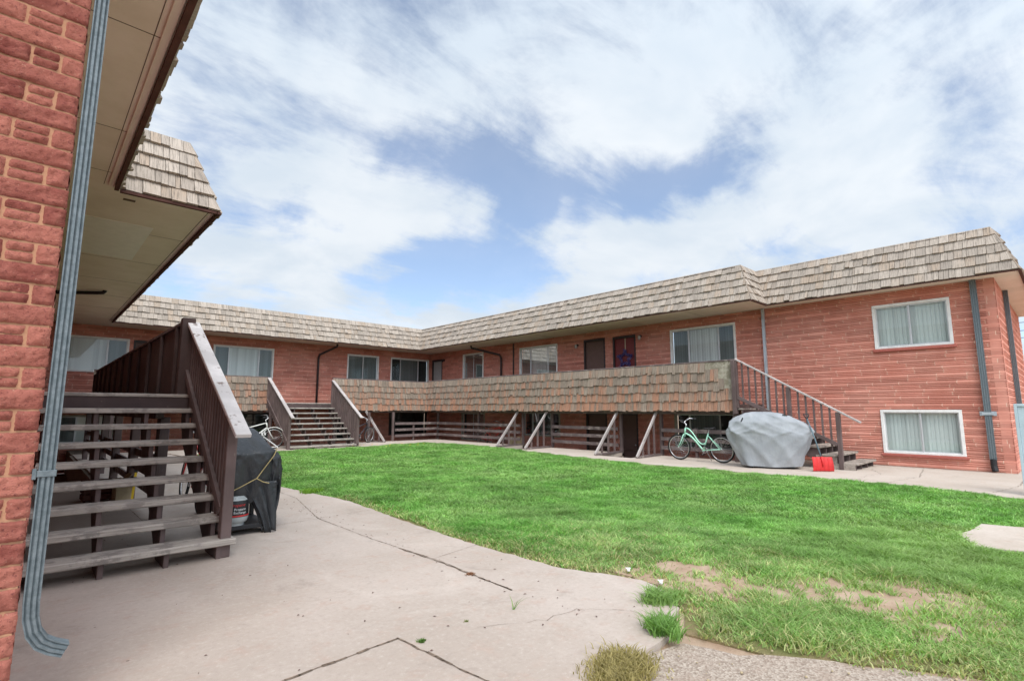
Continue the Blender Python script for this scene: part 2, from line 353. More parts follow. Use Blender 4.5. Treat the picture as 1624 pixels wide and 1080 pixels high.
# ------------------------------------------------------------------ mesh helpers
class MB:
    def __init__(s): s.v = []; s.f = []; s.uv = []; s.tone = []; s.hasuv = False
    def add(s, vs, fs, uvs=None, tone=None):
        b = len(s.v); s.v += [tuple(v) for v in vs]
        for i, fc in enumerate(fs):
            s.f.append(tuple(b+k for k in fc))
            if uvs is not None: s.uv += [uvs[k] for k in fc]; s.hasuv = True
            else: s.uv += [(0, 0)]*len(fc)
        s.tone += [tone if tone is not None else (.5, .5, .5)]*len(vs)
    def box(s, x0, x1, y0, y1, z0, z1, tone=None):
        if x0 > x1: x0, x1 = x1, x0
        if y0 > y1: y0, y1 = y1, y0
        if z0 > z1: z0, z1 = z1, z0
        s.add([(x0,y0,z0),(x1,y0,z0),(x1,y1,z0),(x0,y1,z0),(x0,y0,z1),(x1,y0,z1),(x1,y1,z1),(x0,y1,z1)],
              [(0,3,2,1),(4,5,6,7),(0,1,5,4),(1,2,6,5),(2,3,7,6),(3,0,4,7)], tone=tone)
    def bar(s, p, q, w, h, up=(0,0,1)):
        """board from p to q (centre line), w across, h along up"""
        p = Vector(p); q = Vector(q); d = (q-p).normalized(); up = Vector(up)
        if abs(d.dot(up)) > .99: up = Vector((0, 1, 0)) if abs(d.y) < .9 else Vector((1,0,0))
        sd = d.cross(up).normalized(); uu = sd.cross(d).normalized()
        vs = []
        for e in (p, q):
            for a, b in ((-1,-1),(1,-1),(1,1),(-1,1)): vs.append(e + sd*(a*w/2) + uu*(b*h/2))
        s.add(vs, [(0,1,2,3),(4,7,6,5),(0,4,5,1),(1,5,6,2),(2,6,7,3),(3,7,4,0)])
    def prism(s, pts, axis, a0, a1):
        """polygon pts (2D) extruded along axis 'x' or 'y' between a0,a1; pts are (other,z)"""
        n = len(pts); vs = []
        for a in (a0, a1):
            for (h, z) in pts: vs.append((a, h, z) if axis == 'x' else (h, a, z))
        s.add(vs, [tuple(range(n)), tuple(range(2*n-1, n-1, -1))] + [(i, i+n, (i+1) % n+n, (i+1) % n) for i in range(n)])
    def tube(s, pts, rad, n=10, cap=True, radii=None):
        pts = [Vector(p) for p in pts]; m = len(pts)
        rings = []; prev = None
        for i, p in enumerate(pts):
            d = (pts[min(i+1, m-1)]-pts[max(i-1, 0)]).normalized()
            if prev is None:
                a = Vector((0,0,1)) if abs(d.z) < .9 else Vector((1,0,0)); x = d.cross(a).normalized()
            else: x = (prev - d*prev.dot(d)).normalized()
            prev = x; y = d.cross(x); rr = radii[i] if radii else rad
            rings.append([p + (x*math.cos(2*math.pi*k/n)+y*math.sin(2*math.pi*k/n))*rr for k in range(n)])
        vs = [v for rg in rings for v in rg]; fs = []
        for i in range(m-1):
            for k in range(n): fs.append((i*n+k, i*n+(k+1) % n, (i+1)*n+(k+1) % n, (i+1)*n+k))
        if cap: fs += [tuple(range(n-1, -1, -1)), tuple(range((m-1)*n, m*n))]
        s.add(vs, fs)
    def torus(s, c, R_, r_, ax='y', n=40, k=8):
        vs = []; fs = []
        for i in range(n):
            a = 2*math.pi*i/n
            for j in range(k):
                b = 2*math.pi*j/k; rr = R_+r_*math.cos(b)
                p = (rr*math.cos(a), r_*math.sin(b), rr*math.sin(a))
                vs.append((c[0]+p[0], c[1]+p[1], c[2]+p[2]))
        for i in range(n):
            for j in range(k): fs.append((i*k+j, i*k+(j+1) % k, ((i+1) % n)*k+(j+1) % k, ((i+1) % n)*k+j))
        s.add(vs, fs)
    def sphere(s, c, rx, ry, rz, n=12, m=8):
        vs = []; fs = []
        for i in range(m+1):
            th = math.pi*i/m
            for k in range(n):
                a = 2*math.pi*k/n; vs.append((c[0]+rx*math.sin(th)*math.cos(a), c[1]+ry*math.sin(th)*math.sin(a), c[2]+rz*math.cos(th)))
        for i in range(m):
            for k in range(n): fs.append((i*n+k, (i+1)*n+k, (i+1)*n+(k+1) % n, i*n+(k+1) % n))
        s.add(vs, fs)
    def build(s, name, m, parent=None, bevel=0, smooth=False, tones=False):
        me = bpy.data.meshes.new(name)
        off = Vector((0,0,0))
        if parent is not None and not parent.get('_local'): off = world_loc(parent)
        me.from_pydata([(v[0]-off.x, v[1]-off.y, v[2]-off.z) for v in s.v], [], s.f)
        if s.hasuv:
            ul = me.uv_layers.new(name='UVMap'); ul.data.foreach_set('uv', np.array(s.uv, dtype=np.float32).ravel())
        if tones:
            ca = me.color_attributes.new('tone', 'FLOAT_COLOR', 'POINT')
            a = np.ones((len(s.v), 4), dtype=np.float32); a[:, :3] = np.array(s.tone); ca.data.foreach_set('color', a.ravel())
        me.materials.append(m if not isinstance(m, str) else M[m])
        if smooth: me.polygons.foreach_set('use_smooth', [True]*len(me.polygons))
        me.update()
        o = bpy.data.objects.new(name, me); COL.objects.link(o)
        if parent is not None: o.parent = parent
        if bevel:
            bv = o.modifiers.new('bevel', 'BEVEL'); bv.width = bevel; bv.segments = 1; bv.limit_method = 'ANGLE'
        return o
def world_loc(o):
    v = Vector(o.location)
    while o.parent: o = o.parent; v += Vector(o.location)
    return v
def tag(o, label=None, cat=None, group=None, kind=None):
    if label: o['label'] = label
    if cat: o['category'] = cat
    if group: o['group'] = group
    if kind: o['kind'] = kind
    return o
def thing(name, label, cat, loc=(0,0,0), rz=0, group=None, local=False):
    o = bpy.data.objects.new(name, None); COL.objects.link(o); o.location = loc; o.rotation_euler = (0, 0, rz)
    o.empty_display_size = .2
    if local: o['_local'] = 1
    return tag(o, label, cat, group)

# ------------------------------------------------------------------ dimensions
XR, XL, YB = 17.70, .05, 26.4          # wall planes: right wing, left wing, back wing
YR0, YL0 = 1.11, 3.35                  # courtyard ends of right and left wing
ZS = 4.86                              # soffit
WD = -.9                               # floor of the sunken wells
wells = [(15.9, 17.7, 7.2, 26.4), (1.9, 15.9, 23.1, 26.4), (.05, 1.25, 14.6, 26.4), (14.3, 15.9, 9.85, 11.25), (14.3, 15.9, 14.9, 16.4)]

def rects_minus(b, holes):
    xs = sorted({b[0], b[1]} | {min(max(h[i], b[0]), b[1]) for h in holes for i in (0, 1)})
    ys = sorted({b[2], b[3]} | {min(max(h[i], b[2]), b[3]) for h in holes for i in (2, 3)})
    out = []
    for i in range(len(xs)-1):
        for j in range(len(ys)-1):
            cx, cy = (xs[i]+xs[i+1])/2, (ys[j]+ys[j+1])/2
            if not any(h[0] < cx < h[1] and h[2] < cy < h[3] for h in holes): out.append((xs[i], xs[i+1], ys[j], ys[j+1]))
    return out

# ------------------------------------------------------------------ ground
g = MB()
for x0, x1, y0, y1 in rects_minus((-900, 900, -900, 900), wells):
    g.add([(x0,y0,-.05),(x1,y0,-.05),(x1,y1,-.05),(x0,y1,-.05)], [(0,1,2,3)])
tag(g.build('ground', 'dirt'), kind='structure')
def inpoly(x, y, poly):
    x = np.asarray(x); y = np.asarray(y); c = np.zeros(x.shape, bool); n = len(poly)
    for i in range(n):
        x0, y0 = poly[i]; x1, y1 = poly[(i+1) % n]
        with np.errstate(divide='ignore', invalid='ignore'):
            c ^= ((y0 > y) != (y1 > y)) & (x < (x1-x0)*(y-y0)/((y1-y0) if y1 != y0 else 1e-9)+x0)
    return c
def sheet(name, poly, z0, z1, m, kind='structure', holes=()):
    import bmesh
    bm = bmesh.new(); vs = [bm.verts.new((x, y, z1)) for x, y in poly]; fc = bm.faces.new(vs)
    if fc.normal.z < 0: fc.normal_flip()
    bm.normal_update()
    if bm.faces[:][0].normal.z < 0: bmesh.ops.reverse_faces(bm, faces=bm.faces[:])
    r_ = bmesh.ops.extrude_face_region(bm, geom=bm.faces[:])
    for v in [e for e in r_['geom'] if isinstance(e, bmesh.types.BMVert)]: v.co.z = z0
    bmesh.ops.recalc_face_normals(bm, faces=bm.faces[:])
    bmesh.ops.triangulate(bm, faces=[f_ for f_ in bm.faces if len(f_.verts) > 4])
    me = bpy.data.meshes.new(name); bm.to_mesh(me); bm.free(); me.materials.append(M[m])
    o = bpy.data.objects.new(name, me); COL.objects.link(o); o['kind'] = kind
    return o
# irregular curve helper
def wob(pts, amp=.03, step=.12, seed=1):
    rr = random.Random(seed); out = []
    for (a, b) in zip(pts[:-1], pts[1:]):
        n = max(1, int(math.dist(a, b)/step))
        for i in range(n):
            k = i/n; out.append((a[0]+(b[0]-a[0])*k+rr.uniform(-amp, amp), a[1]+(b[1]-a[1])*k+rr.uniform(-amp, amp)))
    out.append(pts[-1]); return out
edge_near = [(4.1,14.6),(3.80,11.0),(4.08,8.4),(3.93,6.44),(3.85,4.81),(3.90,3.5),(4.10,3.02),(4.18,2.78),(4.08,2.50),(3.80,2.24),(3.30,2.02),(2.9,1.98),(2.45,1.75),(2.2,1.2),(2.1,.2)]
court = [(-9, -6), (-9, 3.4), (.06, 3.4), (.06, 14.6), (1.25, 14.6), (1.25, 23.1), (3.6, 23.1), (3.9, 17)] + wob(edge_near, .018) + [(2.0, -6)]
sheet('courtyard_pavement', court, -.12, 0, 'concrete')
# back and right walks
backw = [(3.6, 23.1)] + wob([(3.9,20.25),(7.0,20.35),(10,20.3),(12.4,20.6),(14.0,21.2)], .03, .3, 3) + wob([(14.0,21.2),(14.45,18.5),(14.35,16.5),(13.9,14.5),(13.45,11.8),(13.08,9.0),(13.02,7.0),(13.1,5.4),(13.25,2.94),(12.8,.77),(12.5,-3)], .03, .3, 4)
w2 = backw + [(12.4,-6),(19.5,-6),(19.5,1.11),(17.75,1.11),(17.75,7.2),(15.9,7.2),(15.9,9.85),(14.3,9.85),(14.3,11.25),(15.9,11.25),(15.9,14.9),(14.3,14.9),(14.3,16.4),(15.9,16.4),(15.9,23.1)]
sheet('sidewalk', w2, -.12, -.004, 'concrete_walk')
# well floors, retaining faces and the steps down
wf = MB()
for (x0,x1,y0,y1) in wells[:3]: wf.box(x0-.01, x1+.01, y0, y1, WD-.1, WD if x0 > 1.9 or x0 < 1 else WD-.004)
for (x0,x1,y0,y1) in wells[3:]:
    for i in range(4): wf.box(x0+.4*i, 15.9 if i == 3 else x0+.4*(i+1), y0, y1, WD-.1, -.2*(i+1)+.02)
wf.box(15.82, 15.9, 7.2, 9.85, WD, -.006); wf.box(15.82, 15.9, 11.25, 14.9, WD, -.006); wf.box(15.82, 15.9, 16.4, 23.0, WD, -.006)
wf.box(1.9, 15.9, 23.02, 23.1, WD, -.03); wf.box(1.17, 1.25, 14.6, 23.1, WD, -.03); wf.box(.05, 1.17, 14.52, 14.6, WD, -.03); wf.box(15.82,17.7,7.12,7.2,WD,-.03)
wf.box(1.25, 1.9, 23.02, 26.4, WD, -.03)
tag(wf.build('sunken_walkway', 'step'), kind='structure')
# joints and cracks in the slab
cr = MB()
def crack(pts, w, amp=.012, seed=0, z=.004):
    p = wob(pts, amp, .07, seed); rr = random.Random(seed+5)
    for a, b in zip(p[:-1], p[1:]):
        d = Vector((b[0]-a[0], b[1]-a[1])); 
        if d.length < 1e-4: continue
        n_ = Vector((-d.y, d.x)).normalized()*w/2*rr.uniform(.2, 1.0)
        d = d.normalized()*.004
        cr.add([(a[0]-n_.x-d.x,a[1]-n_.y-d.y,z),(a[0]+n_.x-d.x,a[1]+n_.y-d.y,z),(b[0]+n_.x+d.x,b[1]+n_.y+d.y,z),(b[0]-n_.x+d.x,b[1]-n_.y+d.y,z)], [(0,3,2,1)])
crack([(3.62,13),(3.53,9.26),(3.12,7.35),(3.11,5.77),(3.18,4.48),(3.13,3.38)], .010, .004, 1)
crack([(3.13,5.2),(3.16,4.48),(3.13,3.38)], .022, .008, 12)
crack([(1.9,7.22),(3.12,7.35)], .010, .003, 2); crack([(3.12,7.36),(4.02,7.45)], .007, .003, 3)
crack([(1.94,3.21),(1.2,3.16),(.2,3.1),(-1.5,3.05)], .030, .005, 4)
crack([(1.94,3.21),(2.0,2.6),(2.02,2.39),(2.06,1.2),(2.1,-.5)], .022, .006, 5)
crack([(3.16,4.6),(3.9,4.75)], .006, .003, 6)
crack([(2.45,3.0),(2.9,2.75),(3.2,2.75),(3.5,2.45),(3.42,2.05)], .004, .02, 7)
crack([(2.0,7.2),(.1,7.1)], .010, .003, 8); crack([(.06,10.4),(1.9,10.5)], .010, .003, 9); crack([(1.3,7.15),(1.25,14.5)], .01, .003, 10)
crack([(13.2,2.9),(15.2,2.6),(17.6,2.9)], .012, .03, 13); crack([(13.3,1.2),(14.7,.95),(17.5,.9),(18.2,1.0)], .012, .02, 14)
crack([(16.2,3.8),(15.1,3.3),(14.6,3.5),(13.3,3.4)], .010, .04, 15); crack([(17.55,6.9),(17.58,3.2),(17.52,1.1)], .03, .02, 16)
for yy in (6.3,8.8,12.6,17.2,19.6): crack([(13.1 if yy < 12 else 14.3,yy),(15.8,yy)], .010, .003, int(yy*3))
cracks = cr.build('pavement_joints', 'crack'); tag(cracks, kind='structure')
# slab patch standing in the lawn
sheet('concrete_pad', wob([(8.5,1.11),(9.48,1.0),(9.62,.55),(12,-.6),(11.8,-1.1),(9.0,.1),(8.0,.46),(7.78,.9),(8.5,1.11)], .02, .15, 8)[:-1], -.1, .012, 'concrete_walk')
sheet('gravel_lot', wob([(2.3,1.95),(2.9,2.05),(3.32,1.93),(3.45,1.62),(3.8,1.15),(4.1,.6),(4.4,-1),(4.4,-4),(2.0,-4),(2.1,.2),(2.2,1.2),(2.3,1.95)], .03, .15, 9)[:-1], -.1, -.028, 'gravel')

# ------------------------------------------------------------------ lawn
lawn = [(3.98,20.2),(4.0,14.6),(3.84,11.0),(4.1,8.4),(3.96,6.44),(3.88,4.81),(3.92,3.55),(4.14,3.05),(4.22,2.78),(4.10,2.48),(3.85,2.2),(3.5,2.0),(3.55,1.75),(3.6,1.45),(3.9,1.05),(4.2,.6),(4.45,-.6),(13,-3),
        (12.7,.77),(13.2,2.94),(13.05,5.4),(12.98,7.0),(13.02,9.0),(13.4,11.8),(13.85,14.5),(14.3,16.5),(14.4,18.5),(13.95,21.1),(12.4,20.55),(10,20.2),(7.0,20.3)]
sheet('lawn_soil', lawn, -.1, -.036, 'thatch')
padpoly = [(8.5,1.11),(9.48,1.0),(9.62,.55),(12,-.6),(11.8,-1.1),(9.0,.1),(8.0,.46),(7.78,.9)]
dirtp = [[(4.25,3.0),(4.5,3.05),(4.95,2.95),(5.15,2.62),(4.75,2.35),(4.6,2.15),(4.25,2.35),(4.15,2.6)],
         [(4.75,2.3),(5.2,1.75),(5.5,1.55),(5.75,1.2),(5.4,.85),(4.9,.80),(4.7,1.1),(4.85,1.45),(4.6,1.75),(4.5,2.05)]]
for i, d_ in enumerate(dirtp):
    c_ = np.mean(d_, axis=0); d2_ = [(max(4.22, c_[0]+(q[0]-c_[0])*1.5), c_[1]+(q[1]-c_[1])*1.6) for q in d_]
    ds = sheet('bare_soil', wob(d2_+[d2_[0]], .04, .12, 20+i)[:-1], -.1, -.024+.004*i, 'dirt')
def vnoise(x, y, sc, seed):
    """cheap smooth value noise"""
    rg = np.random.default_rng(seed); T = rg.random((64, 64))
    x = x*sc; y = y*sc; xi = np.floor(x).astype(int); yi = np.floor(y).astype(int); fx = x-xi; fy = y-yi
    fx = fx*fx*(3-2*fx); fy = fy*fy*(3-2*fy); g_ = lambda a, b: T[a % 64, b % 64]
    return (g_(xi,yi)*(1-fx)+g_(xi+1,yi)*fx)*(1-fy)+(g_(xi,yi+1)*(1-fx)+g_(xi+1,yi+1)*fx)*fy
def blades(name, x, y, h, w, col, lean=.45, z0=-.03):
    n = len(x); a = rng.random(n)*2*np.pi; la = rng.random(n)*2*np.pi; ln = h*(lean*(.3+rng.random(n)))
    wx, wy = np.cos(a)*w/2, np.sin(a)*w/2; lx, ly = np.cos(la)*ln, np.sin(la)*ln
    V = np.zeros((n, 5, 3), np.float32)
    V[:,0] = np.stack([x-wx, y-wy, np.full(n, z0)], 1); V[:,1] = np.stack([x+wx, y+wy, np.full(n, z0)], 1)
    V[:,2] = np.stack([x-wx*.8+lx*.35, y-wy*.8+ly*.35, z0+h*.55], 1); V[:,3] = np.stack([x+wx*.8+lx*.35, y+wy*.8+ly*.35, z0+h*.55], 1)
    V[:,4] = np.stack([x+lx, y+ly, z0+h*(.95-.2*rng.random(n))], 1)
    base = (np.arange(n)*5)[:,None]
    quads = base+np.array([0,1,3,2]); tris = base+np.array([2,3,4])
    loops = np.concatenate([quads, tris], 1).ravel()
    me = bpy.data.meshes.new(name); me.vertices.add(n*5); me.vertices.foreach_set('co', V.ravel())
    me.loops.add(n*7); me.loops.foreach_set('vertex_index', loops.astype(np.int32))
    me.polygons.add(n*2); st = (np.arange(n)*7)[:,None]+np.array([0,4]); me.polygons.foreach_set('loop_start', st.ravel().astype(np.int32))
    try: me.polygons.foreach_set('loop_total', np.tile([4,3], n).astype(np.int32))
    except Exception: pass
    ca = me.color_attributes.new('tone', 'FLOAT_COLOR', 'POINT'); c = np.ones((n,5,4), np.float32); c[:,:,:3] = col[:,None,:]
    ca.data.foreach_set('color', c.ravel()); me.materials.append(M['grass']); me.update(calc_edges=True); me.validate()
    o = bpy.data.objects.new(name, me); COL.objects.link(o); return o
def scatter(n, bounds):
    return rng.uniform(bounds[0], bounds[1], n), rng.uniform(bounds[2], bounds[3], n)
xs, ys, hs, ws = [], [], [], []
for (bx, dens, wd) in (((3.4,8,-.6,6), 8500, .0058), ((3.4,8,6,12), 3800, .008), ((8,14,-3,8), 2800, .009), ((8,14.6,8,14), 1800, .011), ((3.4,8,12,21.3), 1500, .012), ((8,14.6,14,21.3), 1300, .014)):
    n = int((bx[1]-bx[0])*(bx[3]-bx[2])*dens); x, y = scatter(n, bx)
    wx_ = x+(vnoise(x,y,4,21)-.5)*.22+(vnoise(x,y,11,23)-.5)*.10; wy_ = y+(vnoise(x,y,4,22)-.5)*.22+(vnoise(x,y,11,24)-.5)*.10
    k = inpoly(wx_, wy_, lawn) & ~inpoly(x, y, court) & ~inpoly(x+(wx_-x)*.4, y+(wy_-y)*.4, padpoly); x = x[k]; y = y[k]
    xs.append(x); ys.append(y); ws.append(np.full(len(x), wd))
x = np.concatenate(xs); y = np.concatenate(ys); w = np.concatenate(ws)
# thin out on the bare soil and along the worn edge by the pavement
dn = np.full(len(x), 9.)
ex = np.array(wob(lawn[1:16]+[lawn[15]], .0, .1, 1)[:-1])
for i in range(0, len(ex), 2): dn = np.minimum(dn, np.hypot(x-ex[i,0], y-ex[i,1]))
nz = vnoise(x, y, 6, 3)*.6+vnoise(x, y, 14, 4)*.4
wxx = x+(vnoise(x,y,3.5,9)-.5)*.55+(vnoise(x,y,11,19)-.5)*.22; wyy = y+(vnoise(x,y,3.5,10)-.5)*.5+(vnoise(x,y,11,20)-.5)*.22
bare = np.zeros(len(x))
for d_ in dirtp:
    c_ = np.mean(d_, axis=0); big_ = [(c_[0]+(q[0]-c_[0])*1.45, c_[1]+(q[1]-c_[1])*1.6) for q in d_]
    bare = np.maximum(bare, inpoly(wxx, wyy, big_)*(.35+.5*vnoise(x,y,9,30))); bare = np.maximum(bare, inpoly(wxx, wyy, d_)*(.985-.75*(vnoise(x,y,5.5,50)*.7+vnoise(x,y,16,51)*.3 > .60)))
keep = (rng.random(len(x)) > bare) & ((dn > .05+.20*nz*(y < 5)) | (rng.random(len(x)) < .30))
x = x[keep]; y = y[keep]; w = w[keep]; dn = dn[keep]; nz = nz[keep]; n = len(x)
tuft = vnoise(x, y, 2.3, 5)*.55+vnoise(x, y, 7, 6)*.45
h = .030+.085*tuft**1.5*(.6+.6*rng.random(n)); h *= np.clip(.55+dn*1.2, .5, 1)
h *= 1+.35*vnoise(x,y,.6,11)
tn = vnoise(x, y, 1.1, 7)*.5+vnoise(x, y, 5, 8)*.5; rn = rng.random(n)
lush = np.array([.135,.32,.062]); pale = np.array([.34,.49,.19]); dry = np.array([.55,.46,.27])
mixp = np.clip(tn*1.1-.2+(rn-.5)*.7, 0, 1)[:,None]; col = lush*(1-mixp)+pale*mixp
dryness = np.clip((.38-dn)/.38, 0, 1)*(y < 9)*(.75)+ (y < 2.6)*(x < 6)*(.10+.38*vnoise(x,y,2.5,15))
near5 = np.exp(-((x-4.6)**2+(y-3.6)**2)/1.2)*.42
dr = ((rng.random(n) < (dryness+near5)*.75)[:,None])*(.55+.45*rng.random(n)[:,None]); col = col*(1-dr)+dry*dr
col = col*(.60+1.1*rng.random(n)**1.4)[:,None]*(.66+.44*vnoise(x,y,2.1,40)+.26*vnoise(x,y,8,41))[:,None]
fg = np.clip((3.3-y)/2.0, 0, 1)*(x < 9); col = col*(1-.35*fg[:,None])+np.array([.36,.46,.17])*.35*fg[:,None]
og = blades('grass', x, y, h, w*(.8+1.1*rng.random(n)), col, 1.25); tag(og, kind='stuff')
tag(og, 'bright green lawn grass filling the courtyard', 'grass')

# single weeds
def weed(name, cx, cy, rad, n, hh, ww, base, label, z=0.0, cat='weed', jit=.25):
    k_ = rng.integers(0, 9, n); kk_ = .42 if rad > .11 else .08; cxs = rng.normal(0, rad*kk_, 9); cys = rng.normal(0, rad*kk_*.8, 9)
    x = cx+cxs[k_]+rng.normal(0, rad*.24, n); y = cy+cys[k_]+rng.normal(0, rad*.2, n)
    c = np.array(base)[None,:]*(1-jit+2*jit*rng.random(n))[:,None]
    o = blades(name, x, y, hh*(.5+.7*rng.random(n)), np.full(n, ww), c, 1.1, z); tag(o, label, cat); return o
weed('weed_tuft', 3.33, 2.06, .13, 700, .11, .008, (.19,.34,.09), 'bushy green weed on the rounded corner edge of the pavement beside the gravel')
weed('weed_tuft', 3.86, 2.42, .17, 700, .10, .010, (.24,.38,.12), 'tall leafy weed clump touching the rounded pavement edge below the white scrap')
weed('weed_tuft', 2.72, 1.92, .30, 3000, .055, .007, (.36,.30,.13), 'brownish olive creeping weed mat at the bottom edge of the picture', jit=.4)
weed('grass_sprig', 2.85, 3.06, .012, 7, .10, .006, (.12,.26,.04), 'lone upright green sprig growing from the thin crack in the slab')
weed('weed_tuft', 2.03, 3.06, .05, 130, .02, .006, (.12,.22,.05), 'flat green moss weed in the corner where two slab joints meet')
weed('weed_tuft', 2.45, 3.12, .03, 40, .012, .006, (.22,.24,.10), 'tiny sprawling weed flat on the middle of the slab')
weed('weed_tuft', 3.14, 3.95, .07, 160, .02, .006, (.30,.15,.09), 'reddish dry weed lying along the long slab joint')
weed('weed_tuft', 3.98, 9.75, .18, 500, .08, .012, (.20,.36,.05), 'yellow green weed clump at the lawn corner near the black covered grill')
# dandelion heads in the far lawn
fl = MB()
for i in range(16):
    xx, yy = rng.uniform(9.5,12.8), rng.uniform(18.2,20.0); fl.sphere((xx,yy,.10), .022,.022,.012, 6, 3)
tag(fl.build('dandelion_flowers', 'yellow'), 'small yellow dandelion heads in the far lawn near the back wing', 'flowers', kind='stuff')
for (lx, ly, lb) in ((4.21, 2.62, 'white paper scrap lying on the bare soil beside the rounded pavement'), (4.30, 3.02, 'small white wrapper at the lawn edge just above the rounded pavement corner')):
    l = MB(); l.add([(lx,ly,.002),(lx+.055,ly+.01,.02),(lx+.05,ly+.05,.012),(lx-.005,ly+.035,.028)], [(0,1,2,3)]); l.box(lx-.012,lx+.01,ly-.01,ly+.01,0,.012)
    tag(l.build('paper_scrap', 'litter'), lb, 'litter')

db = MB(); rr = random.Random(77)
for i in range(150):
    if i < 90: k = rr.random(); xx = 3.5+.35*rr.gauss(0,.35)+.1; yy = rr.uniform(2.6, 9.5); xx = 3.12+abs(rr.gauss(0,.28)) if rr.random() < .6 else 3.13+rr.gauss(0,.03)
    else: xx, yy = rr.uniform(.4, 3.6), rr.uniform(2.3, 8)
    q = rr.uniform(.004, .011); a = rr.random()*6.28; z = .004
    p4 = [(xx+q*1.6*math.cos(a), yy+q*1.6*math.sin(a), z), (xx+q*.6*math.cos(a+1.6), yy+q*.6*math.sin(a+1.6), z+.004), (xx-q*1.6*math.cos(a), yy-q*1.6*math.sin(a), z), (xx-q*.6*math.cos(a+1.6), yy-q*.6*math.sin(a+1.6), z+.003)]
    db.add(p4, [(0,1,2,3)])
tag(db.build('leaf_debris', 'crate'), 'tiny dry leaf bits and grit scattered over the slab', 'debris', kind='stuff')
pb_ = MB()
for i in range(420):
    xx, yy = rr.uniform(2.2, 6.0), rr.uniform(.2, 3.1); q = rr.uniform(.004, .013)
    ok = (inpoly([xx],[yy],dirtp[0])[0] or inpoly([xx],[yy],dirtp[1])[0]) or (yy < 2.0-.55*(xx-2.9) and not inpoly([xx],[yy],court)[0])
    if ok: pb_.sphere((xx, yy, -.018), q, q*.8, q*.6, 6, 4)
tag(pb_.build('pebbles', 'carton'), 'small pale pebbles on the bare soil and old gravel', 'pebbles', kind='stuff')

# ------------------------------------------------------------------ the apartment building
B = thing('apartment_building', 'two storey red brick apartment building wrapping round the courtyard with shake mansard roofs', 'building')
class Fr:
    """wall frame: plane point P(u, d, z), d metres proud of the wall"""
    def __init__(s, axis, c, n): s.axis = axis; s.c = c; s.n = n
    def P(s, u_, d, z): return (s.c+s.n*d, u_, z) if s.axis == 'y' else (u_, s.c+s.n*d, z)
    def box(s, mb, u0, u1, d0, d1, z0, z1):
        a = s.P(u0, d0, z0); b = s.P(u1, d1, z1); mb.box(a[0], b[0], a[1], b[1], a[2], b[2])
FR = Fr('y', XR, -1); FB = Fr('x', YB, -1); FL = Fr('y', XL, 1); FER = Fr('x', YR0, -1); FEL = Fr('x', YL0, -1)
def wall(fr, u0, u1, z0, z1, ops, m='brick', name='wall'):
    mb = MB()
    us = sorted({u0, u1} | {o[i] for o in ops for i in (0, 1)})
    for a, b in zip(us[:-1], us[1:]):
        cuts = [z0]
        for o in sorted([o for o in ops if o[0] < (a+b)/2 < o[1]], key=lambda o: o[2]): cuts += [o[2], o[3]]
        cuts.append(z1)
        for k in range(0, len(cuts), 2):
            lo, hi = cuts[k], cuts[k+1]
            if hi-lo < .005: continue
            prof = [(lo, -.022)]
            zb = math.floor(lo/.2)*.2
            while zb < hi:
                for s0, s1, dd in ((.006,.094,0), (.106,.147,-.002), (.153,.194,-.001)):
                    p0, p1 = zb+s0, zb+s1
                    if p1 <= lo or p0 >= hi: continue
                    p0 = max(p0, lo); p1 = min(p1, hi)
                    prof += [(p0, -.022), (min(p0+.006, p1), dd-.003), ((p0+p1)/2, dd+.004), (max(p1-.006, p0), dd-.003), (p1, -.022)]
                zb += .2
            prof.append((hi, -.022))
            vs = []
            for z, d in prof: vs += [fr.P(a, d, z), fr.P(b, d, z)]
            fs = [(2*i, 2*i+1, 2*i+3, 2*i+2) for i in range(len(prof)-1)]
            mb.add(vs, fs); fr.box(mb, a, b, -.024, -.22, lo, hi)
    return mb.build(name, m, B)

def window(fr, u0, u1, z0, z1, splits, fm='white', fw=.07, sash='alu', proud=.03, sill=False, flip=False, name='window', label=None):
    """splits: list of (fraction_end, blind material)"""
    w = MB()
    o_ = proud; i_ = -.10
    for (a, b, c, d) in ((u0, u1, z1-fw, z1), (u0, u1, z0, z0+fw*.8), (u0, u0+fw, z0+fw*.8, z1-fw), (u1-fw, u1, z0+fw*.8, z1-fw)): fr.box(w, a, b, o_, i_, c, d)
    F = w.build(name, fm, B, bevel=.004)
    if label: F['label'] = label
    a0, a1, c0, c1 = u0+fw, u1-fw, z0+fw*.8, z1-fw
    sm = MB(); sw = .028
    prev = a0
    n = len(splits)
    for k, (fe, bm_) in enumerate(splits):
        e = a0+(a1-a0)*fe; dp = -.035 if k % 2 == 0 else -.055
        for (a, b, c, d) in ((prev, e, c1-sw, c1), (prev, e, c0, c0+sw), (prev, prev+sw, c0+sw, c1-sw), (e-sw, e, c0+sw, c1-sw)): fr.box(sm, a, b, dp+.012, dp-.012, c, d)
        bl = MB(); nb = max(2, int((e-prev)/.09)); 
        for q in range(nb):
            x0 = prev+(e-prev)*q/nb; x1 = prev+(e-prev)*(q+1)/nb
            bl.add([fr.P(x0, -.125, c0), fr.P(x1+.008, -.150, c0), fr.P(x1+.008, -.150, c1), fr.P(x0, -.125, c1)], [(0,1,2,3)])
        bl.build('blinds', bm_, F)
        pn = MB(); pn.add([fr.P(prev+sw, dp, c0+sw), fr.P(e-sw, dp, c0+sw), fr.P(e-sw, dp, c1-sw), fr.P(prev+sw, dp, c1-sw)], [(0,1,2,3)])
        pn.build('pane', 'glass', F)
        prev = e
    sm.build('sash', sash, F)
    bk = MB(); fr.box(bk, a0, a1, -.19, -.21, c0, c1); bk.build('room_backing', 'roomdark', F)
    if sill:
        s = MB(); fr.box(s, u0-.05, u1+.05, .07, -.02, z0-.085, z0-.003); s.build('sill', 'brick_near', F, bevel=.012)
    return F
